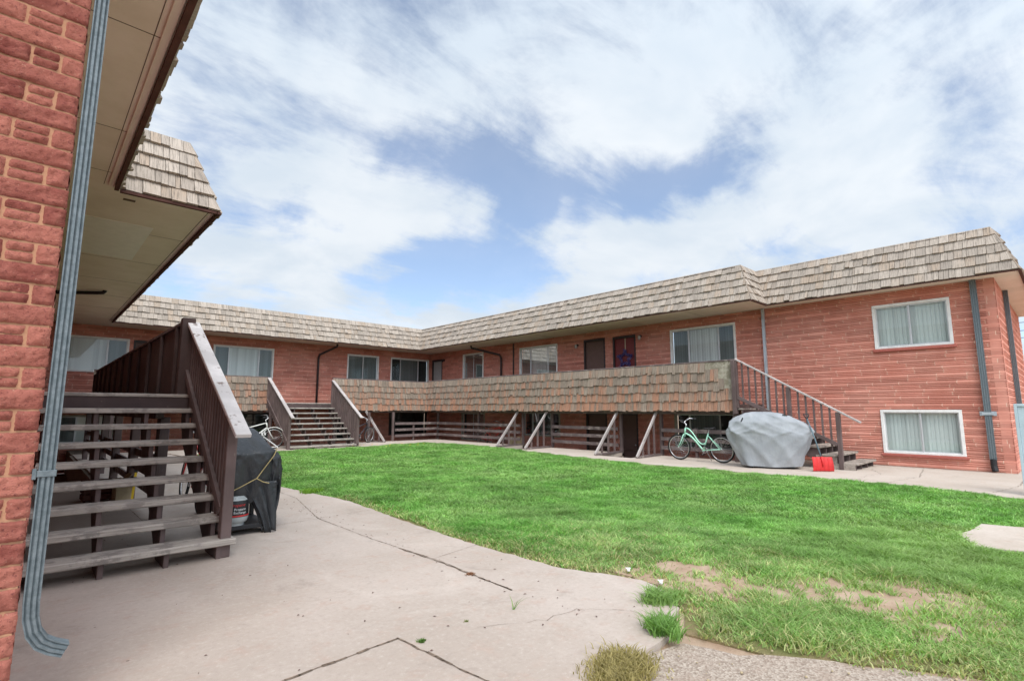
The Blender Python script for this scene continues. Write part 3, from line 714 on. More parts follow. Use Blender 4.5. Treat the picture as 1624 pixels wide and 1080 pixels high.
def door(fr, u0, u1, z0, z1, dm, label=None, handle_u=None, name='door'):
    w = MB()
    for (a, b, c, d) in ((u0, u1, z1-.10, z1), (u0, u0+.07, z0, z1-.10), (u1-.07, u1, z0, z1-.10)): fr.box(w, a, b, .01, -.14, c, d)
    F = w.build('door_frame', 'dark_metal', B, bevel=.004)
    d_ = MB(); fr.box(d_, u0+.07, u1-.07, -.07, -.12, z0, z1-.10)
    lf = d_.build('door_leaf', dm, F)
    h_ = MB(); hu = handle_u if handle_u else u0+.14; h_.sphere(fr.P(hu, -.03, z0+1.05), .035,.035,.035); h_.tube([fr.P(hu, -.07, z0+1.05), fr.P(hu, -.03, z0+1.05)], .015, 8)
    h_.build('handle', 'chrome', F)
    if label: F['label'] = label
    return F

# openings ---------------------------------------------------------
Bw, Bm, Bg, Bd = 'blind_white', 'blind_mid', 'blind_grey', 'blind_dark'
R_win = [  # right wing: u0,u1,z0,z1, splits(from low y to high y), options
 (2.02,3.76,3.24,4.50, [(.52,Bm),(1,Bm)], dict(sill=True, label='white two pane upstairs window on the sunlit end of the right wing')),
 (2.02,3.78,.34,1.53, [(.5,Bm),(1,Bm)], dict(sill=True, fm='white', label='white two pane ground window low on the sunlit end of the right wing')),
 (7.75,10.25,3.10,4.53, [(.24,Bg),(.72,Bw),(1,Bg)], dict(label='wide three pane window left of the bright downpipe')),
 (16.03,18.55,3.10,4.56, [(.24,Bg),(.72,Bw),(1,Bg)], dict(label='wide three pane window beside the brown door')),
 (21.35,23.15,3.10,4.60, [(.5,Bg),(1,Bg)], dict(label='two pane window left of the dark pipe on the right wing')),
 (7.9,10.2,.12,1.43, [(.24,Bd),(.76,Bg),(1,Bd)], dict(fm='cream', label='sunken three pane window behind the mint bicycle')),
 (15.9,18.3,.30,1.45, [(.24,Bd),(.76,Bg),(1,Bd)], dict(fm='cream')),
 (21.2,23.2,-.1,1.40, [(.5,Bg),(1,Bd)], dict(fm='cream')),
]
doorsR = [(11.80,12.92,1.72,4.54,'door_red','dark red door with the star wreath'), (13.32,14.47,1.72,4.56,'door_brown','brown door beside the red one'), (25.15,26.2,1.72,4.48,'door_grey','pale grey door in the inner corner'),
          (11.8,12.65,-.9,1.42,'door_brown',None), (13.3,14.4,-.9,1.42,'door_brown',None)]
B_win = [
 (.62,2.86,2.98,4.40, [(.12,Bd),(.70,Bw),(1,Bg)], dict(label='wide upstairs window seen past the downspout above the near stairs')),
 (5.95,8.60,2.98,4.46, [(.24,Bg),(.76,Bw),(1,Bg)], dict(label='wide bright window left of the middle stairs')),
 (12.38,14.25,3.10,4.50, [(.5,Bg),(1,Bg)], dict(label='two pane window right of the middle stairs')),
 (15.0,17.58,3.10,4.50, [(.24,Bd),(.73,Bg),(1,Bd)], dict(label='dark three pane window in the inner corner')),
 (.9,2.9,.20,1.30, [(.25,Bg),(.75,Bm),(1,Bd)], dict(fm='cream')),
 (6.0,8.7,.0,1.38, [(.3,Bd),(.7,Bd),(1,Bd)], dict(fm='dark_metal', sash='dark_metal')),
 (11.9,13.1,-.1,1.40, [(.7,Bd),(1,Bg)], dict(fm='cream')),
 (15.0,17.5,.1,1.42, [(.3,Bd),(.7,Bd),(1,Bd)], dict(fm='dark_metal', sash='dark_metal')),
]
doorsB = [(3.0,4.05,1.72,4.38,'door_brown',None)]
wall(FR, YR0, YB+.2, WD, ZS, [w[:4] for w in R_win]+[d[:4] for d in doorsR])
wall(FB, XL-.2, XR+.2, WD, ZS, [w[:4] for w in B_win]+[d[:4] for d in doorsB])
wall(FL, YL0+.01, YB, WD, ZS, [])
wall(FER, XR, 26, -.12, ZS, [])
for w_ in R_win: window(FR, *w_[:5], **w_[5])
for w_ in B_win: window(FB, *w_[:5], **w_[5])
for d in doorsR: door(FR, *d[:5], label=d[5], handle_u=d[0]+.16)
for d in doorsB: door(FB, *d[:5], label=d[5])
# near brick face: individual rough bricks
nb = MB(); mo = MB()
mo.box(-9, XL-.008, YL0+.0098, YL0+.2, -.12, ZS)
def rough_brick(x0, x1, z0, z1, rr):
    nx = max(3, int((x1-x0)/.012)); nz_ = max(3, int((z1-z0)/.011)); tn_ = rr.random(); ph = rr.random()*50
    vs = []; fs = []
    bulge = rr.uniform(.000, .006)
    for j in range(nz_+1):
        for i in range(nx+1):
            a, b = i/nx, j/nz_
            ex_ = min(1, min(a, 1-a)*(x1-x0)/.014); ez_ = min(1, min(b, 1-b)*(z1-z0)/.013); k = ex_*ex_*(3-2*ex_)*(.38+.62*ez_*ez_*(3-2*ez_))
            dz = bulge*k + .013*k + (rr.random()-.5)*.0115*k + .004*math.sin(b*7+a*23+ph*2)*k*math.sin(a*31+ph) + .003*math.sin(a*9+ph)*k
            jx = (rr.random()-.5)*.003; jz = (rr.random()-.5)*.003
            vs.append((x0+(x1-x0)*a+jx, YL0+.012-dz, z0+(z1-z0)*b+jz))
    for j in range(nz_):
        for i in range(nx): q = j*(nx+1)+i; fs.append((q, q+1, q+nx+2, q+nx+1))
    c = [.5*(x0+x1), .5*(z0+z1)]
    nb.add(vs, fs, tone=(tn_, tn_, tn_))
rr = random.Random(11)
zc = -.1; row = 0
while zc < 4.8:
    x1 = XL+rr.uniform(-.004,.004); 
    if row % 2 == 0:
        first = .42 if (row//2) % 2 == 0 else .36
        while x1 > -1.0:
            L_ = first if x1 > 0 else .40
            rough_brick(x1-L_+.008, x1, zc+.004, zc+.094, rr); x1 -= L_+.002
    else:
        rough_brick(x1-.085, x1, zc+.004, zc+.094, rr); x1 -= .093
        while x1 > -1.0:
            L_ = rr.choice((.10,.13)); 
            rough_brick(x1-L_, x1, zc+.004, zc+.046, rr); rough_brick(x1-L_, x1, zc+.053, zc+.094, rr); x1 -= L_+.008
            L_ = .19; rough_brick(x1-L_, x1, zc+.004, zc+.094, rr); x1 -= L_+.008
    zc += .1; row += 1
mo.build('wall_mortar', 'mortar', B); nbo = nb.build('near_wall_bricks', 'nearbrick', B, smooth=True, tones=True)
# lower outer part of that wall and of the wing's other faces
oth = MB(); oth.box(-9, -1.0, YL0-.01, YL0+.01, -.12, ZS); oth.build('wall', 'brick', B)
# flat roof
ft = MB(); ft.box(-9, .27, YL0-.2, 10.06, 6.0, 6.06); ft.box(-9, 1.68, 10.06, 36, 6.0, 6.06); ft.box(1.68, 16.2, 25.12, 36, 6.0, 6.06); ft.box(16.2, 26, 7, 36, 6.0, 6.06); ft.box(17.36,26,1.1,7,6.0,6.06); ft.build('flat_roof', 'under', B)

# ------------------------------------------------------------------ shake-clad slopes
def lerp(a, b, k): return tuple(a[i]+(b[i]-a[i])*k for i in range(3))
def shakes(mb, under, A0, B0, A1, B1, n, wmin=.10, wmax=.26, thick=.050, over=1.3, jit=.011, seed=1, ragged=0, missing=None, drop=.0, warm=0):
    """A0-B0 bottom line, A1-B1 top line, n courses; outward = to the left of A->B seen from above, reversed if needed by caller order"""
    rr = random.Random(seed)
    A0, B0, A1, B1 = map(Vector, (A0, B0, A1, B1))
    d = (B0-A0).normalized(); upv = ((A1+B1)-(A0+B0)).normalized(); L = (B0-A0).length
    h = (A1-A0) - d*(A1-A0).dot(d); SL = h.length; upv = h.normalized(); nrm = d.cross(upv).normalized()
    a1 = (A1-A0).dot(d); b1 = (B1-A0).dot(d)
    under.add([A0, B0, B1, A1], [(0,1,2,3)])
    uoff = rr.random()*50
    for k in range(n):
        t0 = k/n; t1 = min(1.0, (k+over)/n)
        lo0 = a1*t0; hi0 = L+(b1-L)*t0; lo1 = a1*t1; hi1 = L+(b1-L)*t1
        uu_ = min(lo0, lo1)-.02
        wave = rr.random()*6
        while uu_ < max(hi0, hi1):
            w_ = rr.uniform(wmin, wmax)*(1 if rr.random() < .8 else .6); e = uu_+w_
            j = rr.uniform(-jit, jit)+.35*jit*math.sin(uu_*2.2+wave) - (drop if k == 0 else 0)
            if rr.random() < .04: j += jit*1.8
            gp = .0035
            q = [min(max(v, lo), hi) for v, lo, hi in ((uu_+gp, lo0, hi0), (e-gp, lo0, hi0), (e-gp, lo1, hi1), (uu_+gp, lo1, hi1))]
            if (q[1]-q[0] > .004 or q[2]-q[3] > .004) and not (missing and missing(k, uu_)):
                th = thick*rr.uniform(.6, 1.35); lift = .006+rr.uniform(0, .006)+(rr.uniform(.008,.03) if rr.random() < .05 else 0)
                s0 = t0*SL+j; s1 = t1*SL
                sk = rr.uniform(-.004, .004)
                b_ = [A0+d*q[0]+upv*(s0+sk), A0+d*q[1]+upv*(s0-sk), A0+d*q[2]+upv*s1, A0+d*q[3]+upv*s1]
                vs = [b_[0]+nrm*(lift+.004), b_[1]+nrm*(lift+.004), b_[2]+nrm*.002, b_[3]+nrm*.002,
                      b_[0]+nrm*(lift+th), b_[1]+nrm*(lift+th+rr.uniform(-.004,.004)), b_[2]+nrm*.010, b_[3]+nrm*.010]
                o1 = uoff+rr.random()*40; 
                uvs = [(o1, s0), (o1+w_, s0), (o1+w_, s1), (o1, s1)]*2
                wm = min(1, max(0, rr.random()+(warm*(1.6-k) if warm else 0)))
                mb.add(vs, [(4,5,6,7),(0,1,5,4),(1,2,6,5),(3,0,4,7),(0,3,2,1)], uvs, (rr.random(), wm, rr.random()))
            uu_ = e
def slope(name, segs, m, **kw):
    mb = MB(); un = MB()
    for i, sgm in enumerate(segs): shakes(mb, un, *sgm, seed=hash_(name)+i, **kw)
    o = mb.build(name, m, B, tones=True); un.build('underlay', 'under', o); return o
def hash_(s_): return sum(ord(c)*(i+1) for i, c in enumerate(s_)) % 1000
ZB, ZT, IN = 4.83, 6.10, .45
xrw, xrn, xlw, xln, yb = 15.80, 16.95, 2.10, .70, 24.70
yj, yjl, yre, yle = 6.40, 9.60, .60, 2.75
# outward normal = d x up ; for right wing (facing -x) d must be -y
slope('right_roof_shakes', [((xrw,yb,ZB),(xrw,yj,ZB),(xrw+IN,yb+IN,ZT),(xrw+IN,yj+IN,ZT),5)], 'shake_roof')
slope('right_return_shakes', [((xrw,yj,ZB),(xrn,yj,ZB),(xrw+IN,yj+IN,ZT),(xrn+IN,yj+IN,ZT),5)], 'shake_roof')
slope('right_end_roof_shakes', [((xrn,yj,ZB),(xrn,yre,ZB),(xrn+IN,yj+IN,ZT),(xrn+IN,yre+IN,ZT),5), ((xrn,yre,ZB),(26,yre,ZB),(xrn+IN,yre+IN,ZT),(26,yre+IN,ZT),5)], 'shake_roof')
slope('back_roof_shakes', [((xlw,yb,ZB),(xrw,yb,ZB),(xlw-IN,yb+IN,ZT),(xrw+IN,yb+IN,ZT),5)], 'shake_roof')
slope('left_roof_shakes', [((xlw,yjl,ZB),(xlw,yb,ZB),(xlw-IN,yjl+IN,ZT),(xlw-IN,yb+IN,ZT),5), ((xln,yjl,ZB),(xlw,yjl,ZB),(xln-IN,yjl+IN,ZT),(xlw-IN,yjl+IN,ZT),5)], 'shake_roof')
slope('left_near_roof_shakes', [((xln,yle,ZB),(xln,yjl,ZB),(xln-IN,yle+IN,ZT),(xln-IN,yjl+IN,ZT),5), ((-9,yle,ZB),(xln,yle,ZB),(-9,yle+IN,ZT),(xln-IN,yle+IN,ZT),5)], 'shake_roof')
# soffits: sheets with thickness so no light leaks
sf = MB(); e = .03
for (x0,x1,y0,y1) in ((xrw+e,XR+.2,yj+e,yb), (xrn+e,XR+.2,yre+e,yj+e), (XR+.2,26,yre+e,YR0+.2), (XL-.2,XR+.2,yb,YB+.2) , (XL-.2,xlw-e,yjl+e,yb), (XL-.2,xln-e,yle+e,yjl+e), (-9,XL-.2,yle+e,YL0+.2)):
    sf.box(x0,x1,y0,y1,ZS,ZS+.03)
sfo = sf.build('soffit', 'soffit', B)
seams = [(XL, (xln if yy < yjl else xlw)-.1, yy, yy+.008) for yy in (5.35, 7.55, 9.05, 11.9, 14.35, 16.8, 19.2, 21.6)]
seams += [(xrw+.1, XR, yy, yy+.008) for yy in (8.8, 11.3, 13.8, 16.2, 18.7, 21.1)] + [(xlw-.13, xlw-.12, yjl+.05, yb), (xln-.17,xln-.163,yle,yjl)]
for q in seams:
    sm_ = MB(); sm_.box(*q, ZS-.003, ZS+.01); sm_.build('soffit_seam', 'seam', B)
tr = MB(); tr.box(xln-.12, xln-.05, yle+.03, yjl-.06, ZS-.03, ZS-.001); tr.build('soffit_trim', 'soffit', B, bevel=.004)
pt = MB(); pt.box(.36, 1.42, 11.4, 14.2, ZS-.006, ZS); pt.build('soffit_patch', 'soffit_light', B)
vt = MB(); vt.box(.82, .98, 10.05, 10.12, ZS-.012, ZS-.001); vt.build('soffit_vent', 'seam', B)
fa = MB(); za, zb_ = 4.785, 4.828
fa.box(xlw-.04, xlw+.012, yjl-.03, yb, za, zb_); fa.box(xrw-.035, xrw+.03, yj-.03, yb, za+.02, zb_); fa.box(xlw+.036, xrw-.036, yb-.035, yb+.03, za+.02, zb_)
fa.box(xrn-.03, xrn+.03, yre, yj-.036, za+.02, zb_); fa.box(xln-.04, xln+.012, yle, yjl-.036, za, zb_); fa.box(xln+.036, xlw-.052, yjl-.03, yjl+.03, za, zb_)
fa.box(xrw+.032, xrn+.03, yj-.03, yj+.03, za+.02, zb_); fa.box(xrn+.032, 26, yre-.03, yre+.03, za+.02, zb_)
fa.build('eave_shade_board', 'eave_shade', B)  # strips set under the shake butts; dark colour imitates their shaded undersides

# ------------------------------------------------------------------ balconies (decks, shake parapets, posts)
DZ = 1.70
def balcony(name, deck, label=None):
    b_ = MB()
    for (x0,x1,y0,y1) in deck: b_.box(x0,x1,y0,y1,DZ-.16,DZ)
    o = b_.build(name, 'dark_panel', B); 
    if label: o['label'] = label
    return o
PXR, PYB, PXL = 15.55, 23.40, 1.60
br_ = balcony('balcony', [(PXR+.10, XR-.01, 6.95, 26.38)], 'right wing balcony clad in ragged weathered shakes')
bb_ = balcony('balcony', [(PXL+.10, PXR+.08, PYB+.10, 26.38)], 'back wing balcony parapet split by the middle stairs')
bl_ = balcony('balcony', [(XL+.01, PXL-.06, 8.35, 26.38)], 'left wing balcony with dark battened inner face')
def par(parent, segs, seed, miss=None):
    for i, (A0, B0, zt) in enumerate(segs):
        mb = MB(); un = MB()
        A0 = Vector(A0); B0 = Vector(B0); d = (B0-A0).normalized(); nrm = d.cross(Vector((0,0,1)))
        a = Vector((A0.x,A0.y,1.49)); b = Vector((B0.x,B0.y,1.49)); a1 = Vector((A0.x,A0.y,zt-.03)); b1 = Vector((B0.x,B0.y,zt-.03))
        shakes(mb, un, a+nrm*.05, b+nrm*.05, a1, b1, 5, .05, .17, .042, 1.25, .024, seed+i, missing=miss, drop=.01, warm=.14)
        mb.build('parapet_shakes', 'shake_rail', parent, tones=True); un.build('parapet_backing', 'plywood' if miss else 'under', parent)
par(br_, [((PXR,PYB,0),(PXR,6.98,0),3.03)], 31, lambda k, uq: (k == 4 and uq > 15.55) or (k == 3 and uq > 15.98) or (k == 2 and uq > 16.12))
par(bb_, [((PXL,PYB,0),(7.45,PYB,0),2.90),((10.32,PYB,0),(PXR,PYB,0),2.98)], 41)
par(bl_, [((PXL,8.55,0),(PXL,PYB,0),2.74)], 51)
def pwall(parent, x0, x1, y0, y1, zt, m='dark_panel'):
    w_ = MB(); w_.box(x0, x1, y0, y1, 1.5, zt-.03); w_.build('parapet_wall', m, parent)
    c_ = MB(); c_.box(x0-.04, x1+.03, y0-.03, y1+.03, zt-.03, zt+.015); c_.build('parapet_cap', 'rail_y' if y1-y0 > x1-x0 else 'rail_x', parent, bevel=.005)
pwall(br_, PXR+.02, PXR+.09, 6.92, PYB, 3.03, 'fascia'); pwall(bb_, PXL+.05, 7.42, PYB+.02, PYB+.09, 2.90); pwall(bb_, 10.36, PXR, PYB+.02, PYB+.09, 2.98)
pwall(bl_, PXL-.05, PXL-.01, 8.5, 21.5, 2.74)
yy = 8.9
while yy < 21.4:
    bt = MB(); bt.box(PXL-.10, PXL-.052, yy, yy+.10, 1.7, 2.70); bt.build('parapet_batten', 'dark_panel', bl_, bevel=.006); yy += 1.2
bt = MB(); bt.box(PXL-.12, PXL+.04, 8.36, 8.5, 1.5, 2.78); bt.build('end_post', 'dark_panel', bl_, bevel=.006)
# decks' edge beams and posts
bm_ = MB(); bm_.box(PXR+.25, PXR+.35, 6.95, PYB, 1.38, 1.53); bm_.build('edge_beam', 'rail_y', br_)
bm_ = MB(); bm_.box(PXL+.1, 7.4, PYB+.25, PYB+.35, 1.38, 1.53); bm_.build('edge_beam', 'rail_x', bb_)
bm_ = MB(); bm_.box(10.4, PXR+.2, PYB+.25, PYB+.35, 1.38, 1.53); bm_.build('edge_beam', 'rail_x', bb_)
bm_ = MB(); bm_.box(PXL-.30, PXL-.2, 8.6, PYB, 1.38, 1.53); bm_.build('edge_beam', 'rail_y', bl_)
def post(parent, x, y, z0=-.02, z1=1.40, wx=.10, wy=.10, m='post'):
    p_ = MB(); p_.box(x-wx/2, x+wx/2, y-wy/2, y+wy/2, z0, z1); return p_.build('post', m, parent, bevel=.006)
for yy in (7.15, 9.72, 11.38, 14.78, 16.53, 19.6): post(br_, 15.98, yy, -.9 if False else -.004)
for xx in (2.2, 5.2, 7.5, 10.3, 12.0, 13.3): post(bb_, xx, 23.0)
post(bb_, 15.98, 23.0, z1=1.5)
for yy in (8.72, 11.2, 13.6, 16.0, 18.4, 20.8): post(bl_, 1.42, yy, wx=.12, wy=.24)

# ------------------------------------------------------------------ pipes, lamps on the building
def rectpipe(name, pts, wx, wy, m, flutes=False, parent=B):
    """rectangular fluted downspout along points, section wx (x) by wy (y)"""
    mb = MB(); sec = []
    if flutes:
        k = 3
        def side(a, b, nx_, ny_):
            out = []
            for i in range(k*4):
                q = i/(k*4); dep = .007 if (i % 4) in (2,) else 0
                out.append((a[0]+(b[0]-a[0])*q-nx_*dep, a[1]+(b[1]-a[1])*q-ny_*dep))
            return out
        c = [(-wx/2,-wy/2),(wx/2,-wy/2),(wx/2,wy/2),(-wx/2,wy/2)]
        sec = side(c[0],c[1],0,-1)+side(c[1],c[2],1,0)+side(c[2],c[3],0,1)+side(c[3],c[0],-1,0)
    else:
        sec = [(-wx/2,-wy/2),(wx/2,-wy/2),(wx/2,wy/2),(-wx/2,wy/2)]
    n = len(sec); pts = [Vector(p) for p in pts]; vs = []; fs = []
    for i, p in enumerate(pts):
        d = (pts[min(i+1,len(pts)-1)]-pts[max(i-1,0)]).normalized()
        ax = Vector((0,1,0)); vx = ax.cross(d); 
        if vx.length < .01: vx = Vector((1,0,0))
        vx.normalize()
        if vx.x < 0 and abs(d.z) > .3: vx = -vx
        vy = Vector((0,1,0))
        for (a, b) in sec: vs.append(p+vx*a+vy*b)
    for i in range(len(pts)-1):
        for k_ in range(n): fs.append((i*n+k_, i*n+(k_+1) % n, (i+1)*n+(k_+1) % n, (i+1)*n+k_))
    mb.add(vs, fs)
    return mb.build(name, m, parent)
# near downspout on the left wing's corner
dx, dy = XL+.045, YL0+.035
dsn = rectpipe('downspout', [(dx,dy,4.82),(dx,dy,3),(dx,dy,1.5),(dx,dy,.62),(dx+.004,dy,.55),(dx+.02,dy,.48),(dx+.05,dy,.43),(dx+.09,dy,.40),(dx+.14,dy,.375)], .060, .066, 'galv', True)
dsn['label'] = 'blue grey fluted downspout on the near brick corner'
st_ = MB(); st_.box(dx-.036, dx+.036, dy-.038, dy+.04, 1.185, 1.215); st_.box(dx-.052,dx-.036,dy-.04,dy-.02,1.175,1.225); st_.build('strap', 'galv', dsn, bevel=.002)
# conduit running across the left soffit
pc = MB(); pc.tube([(.10,19.4,4.2),(.10,19.4,4.72),(.22,19.35,4.79),(1.15,18.6,4.79),(1.28,18.5,4.80),(1.32,18.45,4.86)], .05, 10); pc.build('drain_pipe', 'black', B, smooth=True)
def drain(x_, y_, fr, top):
    mb = MB(); p0 = fr.P(top[0], top[1], 4.84); pu = fr.P(top[0], top[1]-.05, 4.72)
    mb.tube([p0, pu, fr.P(x_, .20, 4.32), fr.P(x_, .09, 4.18), fr.P(x_, .08, 3.9), fr.P(x_, .08, 1.7)], .055, 10); return mb.build('drain_pipe', 'dark_metal', B, smooth=True)
drain(10.78, 0, FB, (11.35, 1.0)); drain(19.85, 0, FR, (21.2, 1.0))
d1 = rectpipe('downspout', [(XR-.07,6.78,4.84),(XR-.07,6.78,1.0),(XR-.07,6.78,.1)], .08, .08, 'galv_new'); d1['label'] = 'bright galvanised downpipe beside the right stairs'
d2 = rectpipe('downspout', [(XR-.06,1.52,4.85),(XR-.06,1.52,2),(XR-.06,1.52,.30)], .09, .13, 'galv', True); d2['label'] = 'grey downspout near the end corner of the right wing'
bo = MB(); bo.tube([(XR-.07,1.52,.32),(XR-.08,1.52,.15),(XR-.11,1.50,.03)], .065, 12); bo.build('boot', 'black', d2)
st_ = MB(); st_.box(XR-.12, XR-.015, 1.41, 1.63, 1.40, 1.47); st_.box(XR-.02,XR-.003,1.36,1.68,1.38,1.49); st_.build('strap', 'galv_new', d2)
d3 = rectpipe('downspout', [(19.9,YR0-.06,4.85),(19.9,YR0-.06,2),(19.9,YR0-.06,-.05)], .14, .10, 'galv', True); d3['label'] = 'dark downspout on the end face of the right wing'
for (yy, zz) in ((11.55,4.38),(14.82,4.32)):
    lb = MB(); lb.tube([(XR,yy,zz+.05),(XR-.06,yy,zz+.05)], .055, 12); lb.tube([(XR-.04,yy,zz+.06),(XR-.12,yy,zz+.06)], .02, 8)
    lo = lb.build('wall_lamp', 'dark_metal', B); lg = MB(); lg.tube([(XR-.11,yy,zz+.07),(XR-.11,yy,zz+.03),(XR-.11,yy,zz-.09)], .05, 12, radii=[.03,.06,.055]); lg.build('lamp_glass', 'lampglass', lo, smooth=True)
lb = MB(); lb.tube([(XR,24.95,4.4),(XR-.10,24.95,4.4)], .07, 10); lo = lb.build('wall_lamp', 'dark_metal', B); lg = MB(); lg.sphere((XR-.13,24.95,4.36),.06,.06,.07); lg.build('lamp_glass','black',lo)
# dark vertical conduit strip on the right wing wall beside the drain pipe
vp_ = MB(); vp_.box(XR-.012, XR-.002, 18.95, 19.05, 1.7, 4.84); vp_.build('conduit', 'dark_metal', B)

# ------------------------------------------------------------------ star wreath on the red door
wr = thing('star_wreath', 'violet blue tinsel star wreath hanging on the red upstairs door', 'wreath', (XR-.12, 12.33, 3.72))
w1 = MB(); w2m = MB(); rr = random.Random(5); wc = Vector((XR+.02, 12.33, 3.60))
pts5 = []
for i in range(10):
    a = math.pi/2+i*math.pi/5; rad = .35 if i % 2 == 0 else .165
    pts5.append((rad*math.cos(a), rad*math.sin(a)))
for i in range(10):
    a, b = pts5[i], pts5[(i+1) % 10]
    for q in range(60):
        k = rr.random(); px_, pz_ = a[0]+(b[0]-a[0])*k+rr.gauss(0,.028), a[1]+(b[1]-a[1])*k+rr.gauss(0,.028)
        c = Vector((XR+.015+rr.uniform(-.04,.02), 12.33+px_, 3.60+pz_)); t_ = w1 if rr.random() < .72 else w2m
        dd = Vector((rr.uniform(-.5,.5), rr.uniform(-1,1), rr.uniform(-1,1))).normalized()*.035
        t_.bar(c-dd, c+dd, .018, .006)
w1.build('tinsel', 'wreath', wr); w2m.build('tinsel_lilac', 'wreath2', wr)  # second set: lilac strands mixed in at random
rb = MB(); rb.box(XR+.045, XR+.055, 12.31, 12.35, 3.9, 4.44); rb.build('ribbon', 'ribbon', wr)

# ------------------------------------------------------------------ staircases
def staircase(label, x0, x1, y0, n, rise, run, z_first, stringers, ends=.05, treadm='tread', tw=.30, tt=.055, fascia_h=.20, landing=.6, group='outdoor wooden staircases'):
    """climbs towards +y; first nosing at y0; returns root"""
    T = thing('wooden_staircase', label, 'staircase', ((x0+x1)/2, y0, 0), group=group)
    for i in range(n):
        z = z_first+rise*i; y = y0+run*i; wx = .06 if i == 0 else 0
        tb = MB(); jx = random.uniform(-.008, .008)
        tb.box(x0-ends+jx, x1+ends+jx+wx, y, y+tw, z-tt, z); tb.build('tread', treadm, T, bevel=.008)
    zt = z_first+rise*n; yt = y0+run*n
    for xs_ in stringers:
        pts = [(y0+.05, max(-.004, z_first-rise-.02)), (y0+.05, z_first-tt-.002)]
        for i in range(n):
            yn = y0+run*(i+1)+.05
            pts += [(yn, z_first+rise*i-tt-.002)]
            if i < n-1: pts += [(yn, z_first+rise*(i+1)-tt-.002)]
        pts += [(yt+.05, zt-tt-.3), (yt-.1, zt-.62), (y0+.48, -.004)]
        s_ = MB(); s_.prism(pts, 'x', xs_-.022, xs_+.022); s_.build('stringer', 'post', T, bevel=.004)
    ld = MB(); ld.box(x0-ends, x1+ends, yt, yt+landing, zt-.045, zt); ld.build('landing', treadm, T, bevel=.006)
    fb = MB(); fb.box(x0-ends-.004, x1+ends+.004, yt+.012, yt+.05, zt-.045-fascia_h, zt-.048); fb.build('landing_board', 'fascia', T, bevel=.004)
    return T
def handrail(T, x, p0, p1, base, side=1, baln=12, closed=False, capw=.14, capm='cap', trim=True, balw=.04, name='railing', low=None, ext=.35, mids=()):
    """sloping rail in the plane x; p0/p1=(y,z) of the cap's lower/upper end; base(y)->z of the balusters' foot"""
    zc_ = lambda y: p0[1]+(p1[1]-p0[1])*(y-p0[0])/(p1[0]-p0[0])
    pb, pu = p0[0]+ext, p1[0]
    cp = MB(); cp.bar((x, p0[0], p0[1]), (x, p1[0], p1[1]), capw, .045); R_ = cp.build('handrail', capm, T, bevel=.006)
    for (y, zb) in [(pb, 0), (pu, base(pu)-.3)]+[(q, base(q)-.25) for q in mids]:
        rl = MB(); rl.box(x-.05, x+.05, y-.05, y+.05, max(zb, -.004), zc_(y)-.03); rl.build('post', 'post', R_, bevel=.006)
    for i in range(1, baln):
        y = pb+(pu-pb)*i/baln
        if any(abs(y-q) < .09 for q in mids): continue
        b_ = MB(); b_.box(x-.018, x+.018, y-balw/2, y+balw/2, base(y)-.10, zc_(y)-.025); b_.build('baluster', 'post', R_, bevel=.003)
    if low:
        lw = MB(); lw.bar((x+.04*side, pb+.05, low(pb+.05)), (x+.04*side, pu, low(pu)), .04, .10); lw.build('lower_rail', 'post', R_, bevel=.004)
    return R_
# near left stairs: 8 treads up to the left balcony
T1 = staircase('near wooden staircase with open weathered grey treads beside the fluted downspout', .10, 1.60, 6.03, 8, .19, .27, .19, (.16, .61, 1.11, 1.56), tt=.06, landing=.3)
nose1 = lambda y: .19+.19*(y-6.03)/.27
handrail(T1, 1.62, (5.72, 1.24), (8.42, 2.72), lambda y: max(.02, nose1(y)-.12), side=-1, baln=19, balw=.085, capw=.15, capm='cap_near_lightened', low=lambda y: nose1(y)+.16, ext=.42)
# middle stairs to the back balcony
T2 = staircase('middle wooden staircase climbing from the lawn to the back balcony', 7.55, 10.25, 20.65, 8, .215, .335, .10, (7.65, 8.5, 9.35, 10.18), landing=.2)
nose2 = lambda y: .10+.215*(y-20.65)/.335
for xx, sd_ in ((7.47, 1), (10.30, -1)):
    handrail(T2, xx, (20.35, 1.18), (23.35, 2.86), lambda y: max(.02, nose2(y)-.12), side=-sd_, baln=15, balw=.10, low=lambda y: nose2(y)+.12, capw=.13)
# right stairs: 7 treads beside the lit brick wall
T3 = staircase('right hand wooden staircase along the sunlit brick wall behind the red shovel', 15.56, 17.25, 3.9, 7, .20, .40, .17, (15.60, 16.1, 16.65, 17.2), treadm='tread_y', tw=.40, tt=.05, landing=.35)
nose3 = lambda y: .17+.20*(y-3.9)/.40
handrail(T3, 15.52, (3.75, 1.20), (6.86, 3.04), lambda y: nose3(y)+.22, side=-1, baln=14, balw=.045, capw=.10, low=lambda y: nose3(y)+.26, ext=.50, mids=(5.42,))
sb = MB(); sb.box(15.50, 15.53, 3.95, 4.45, -.004, .15); sb.box(15.545,15.565,4.35,4.85,0,.34); sb.build('side_board', 'tread_y', T3, bevel=.003)
sb = MB(); sb.box(15.42, 15.58, 6.86, 6.97, 1.40, 3.0); sb.box(15.5,15.62,6.9,7.02,-.004,1.42); sb.build('end_post', 'post', T3, bevel=.005)

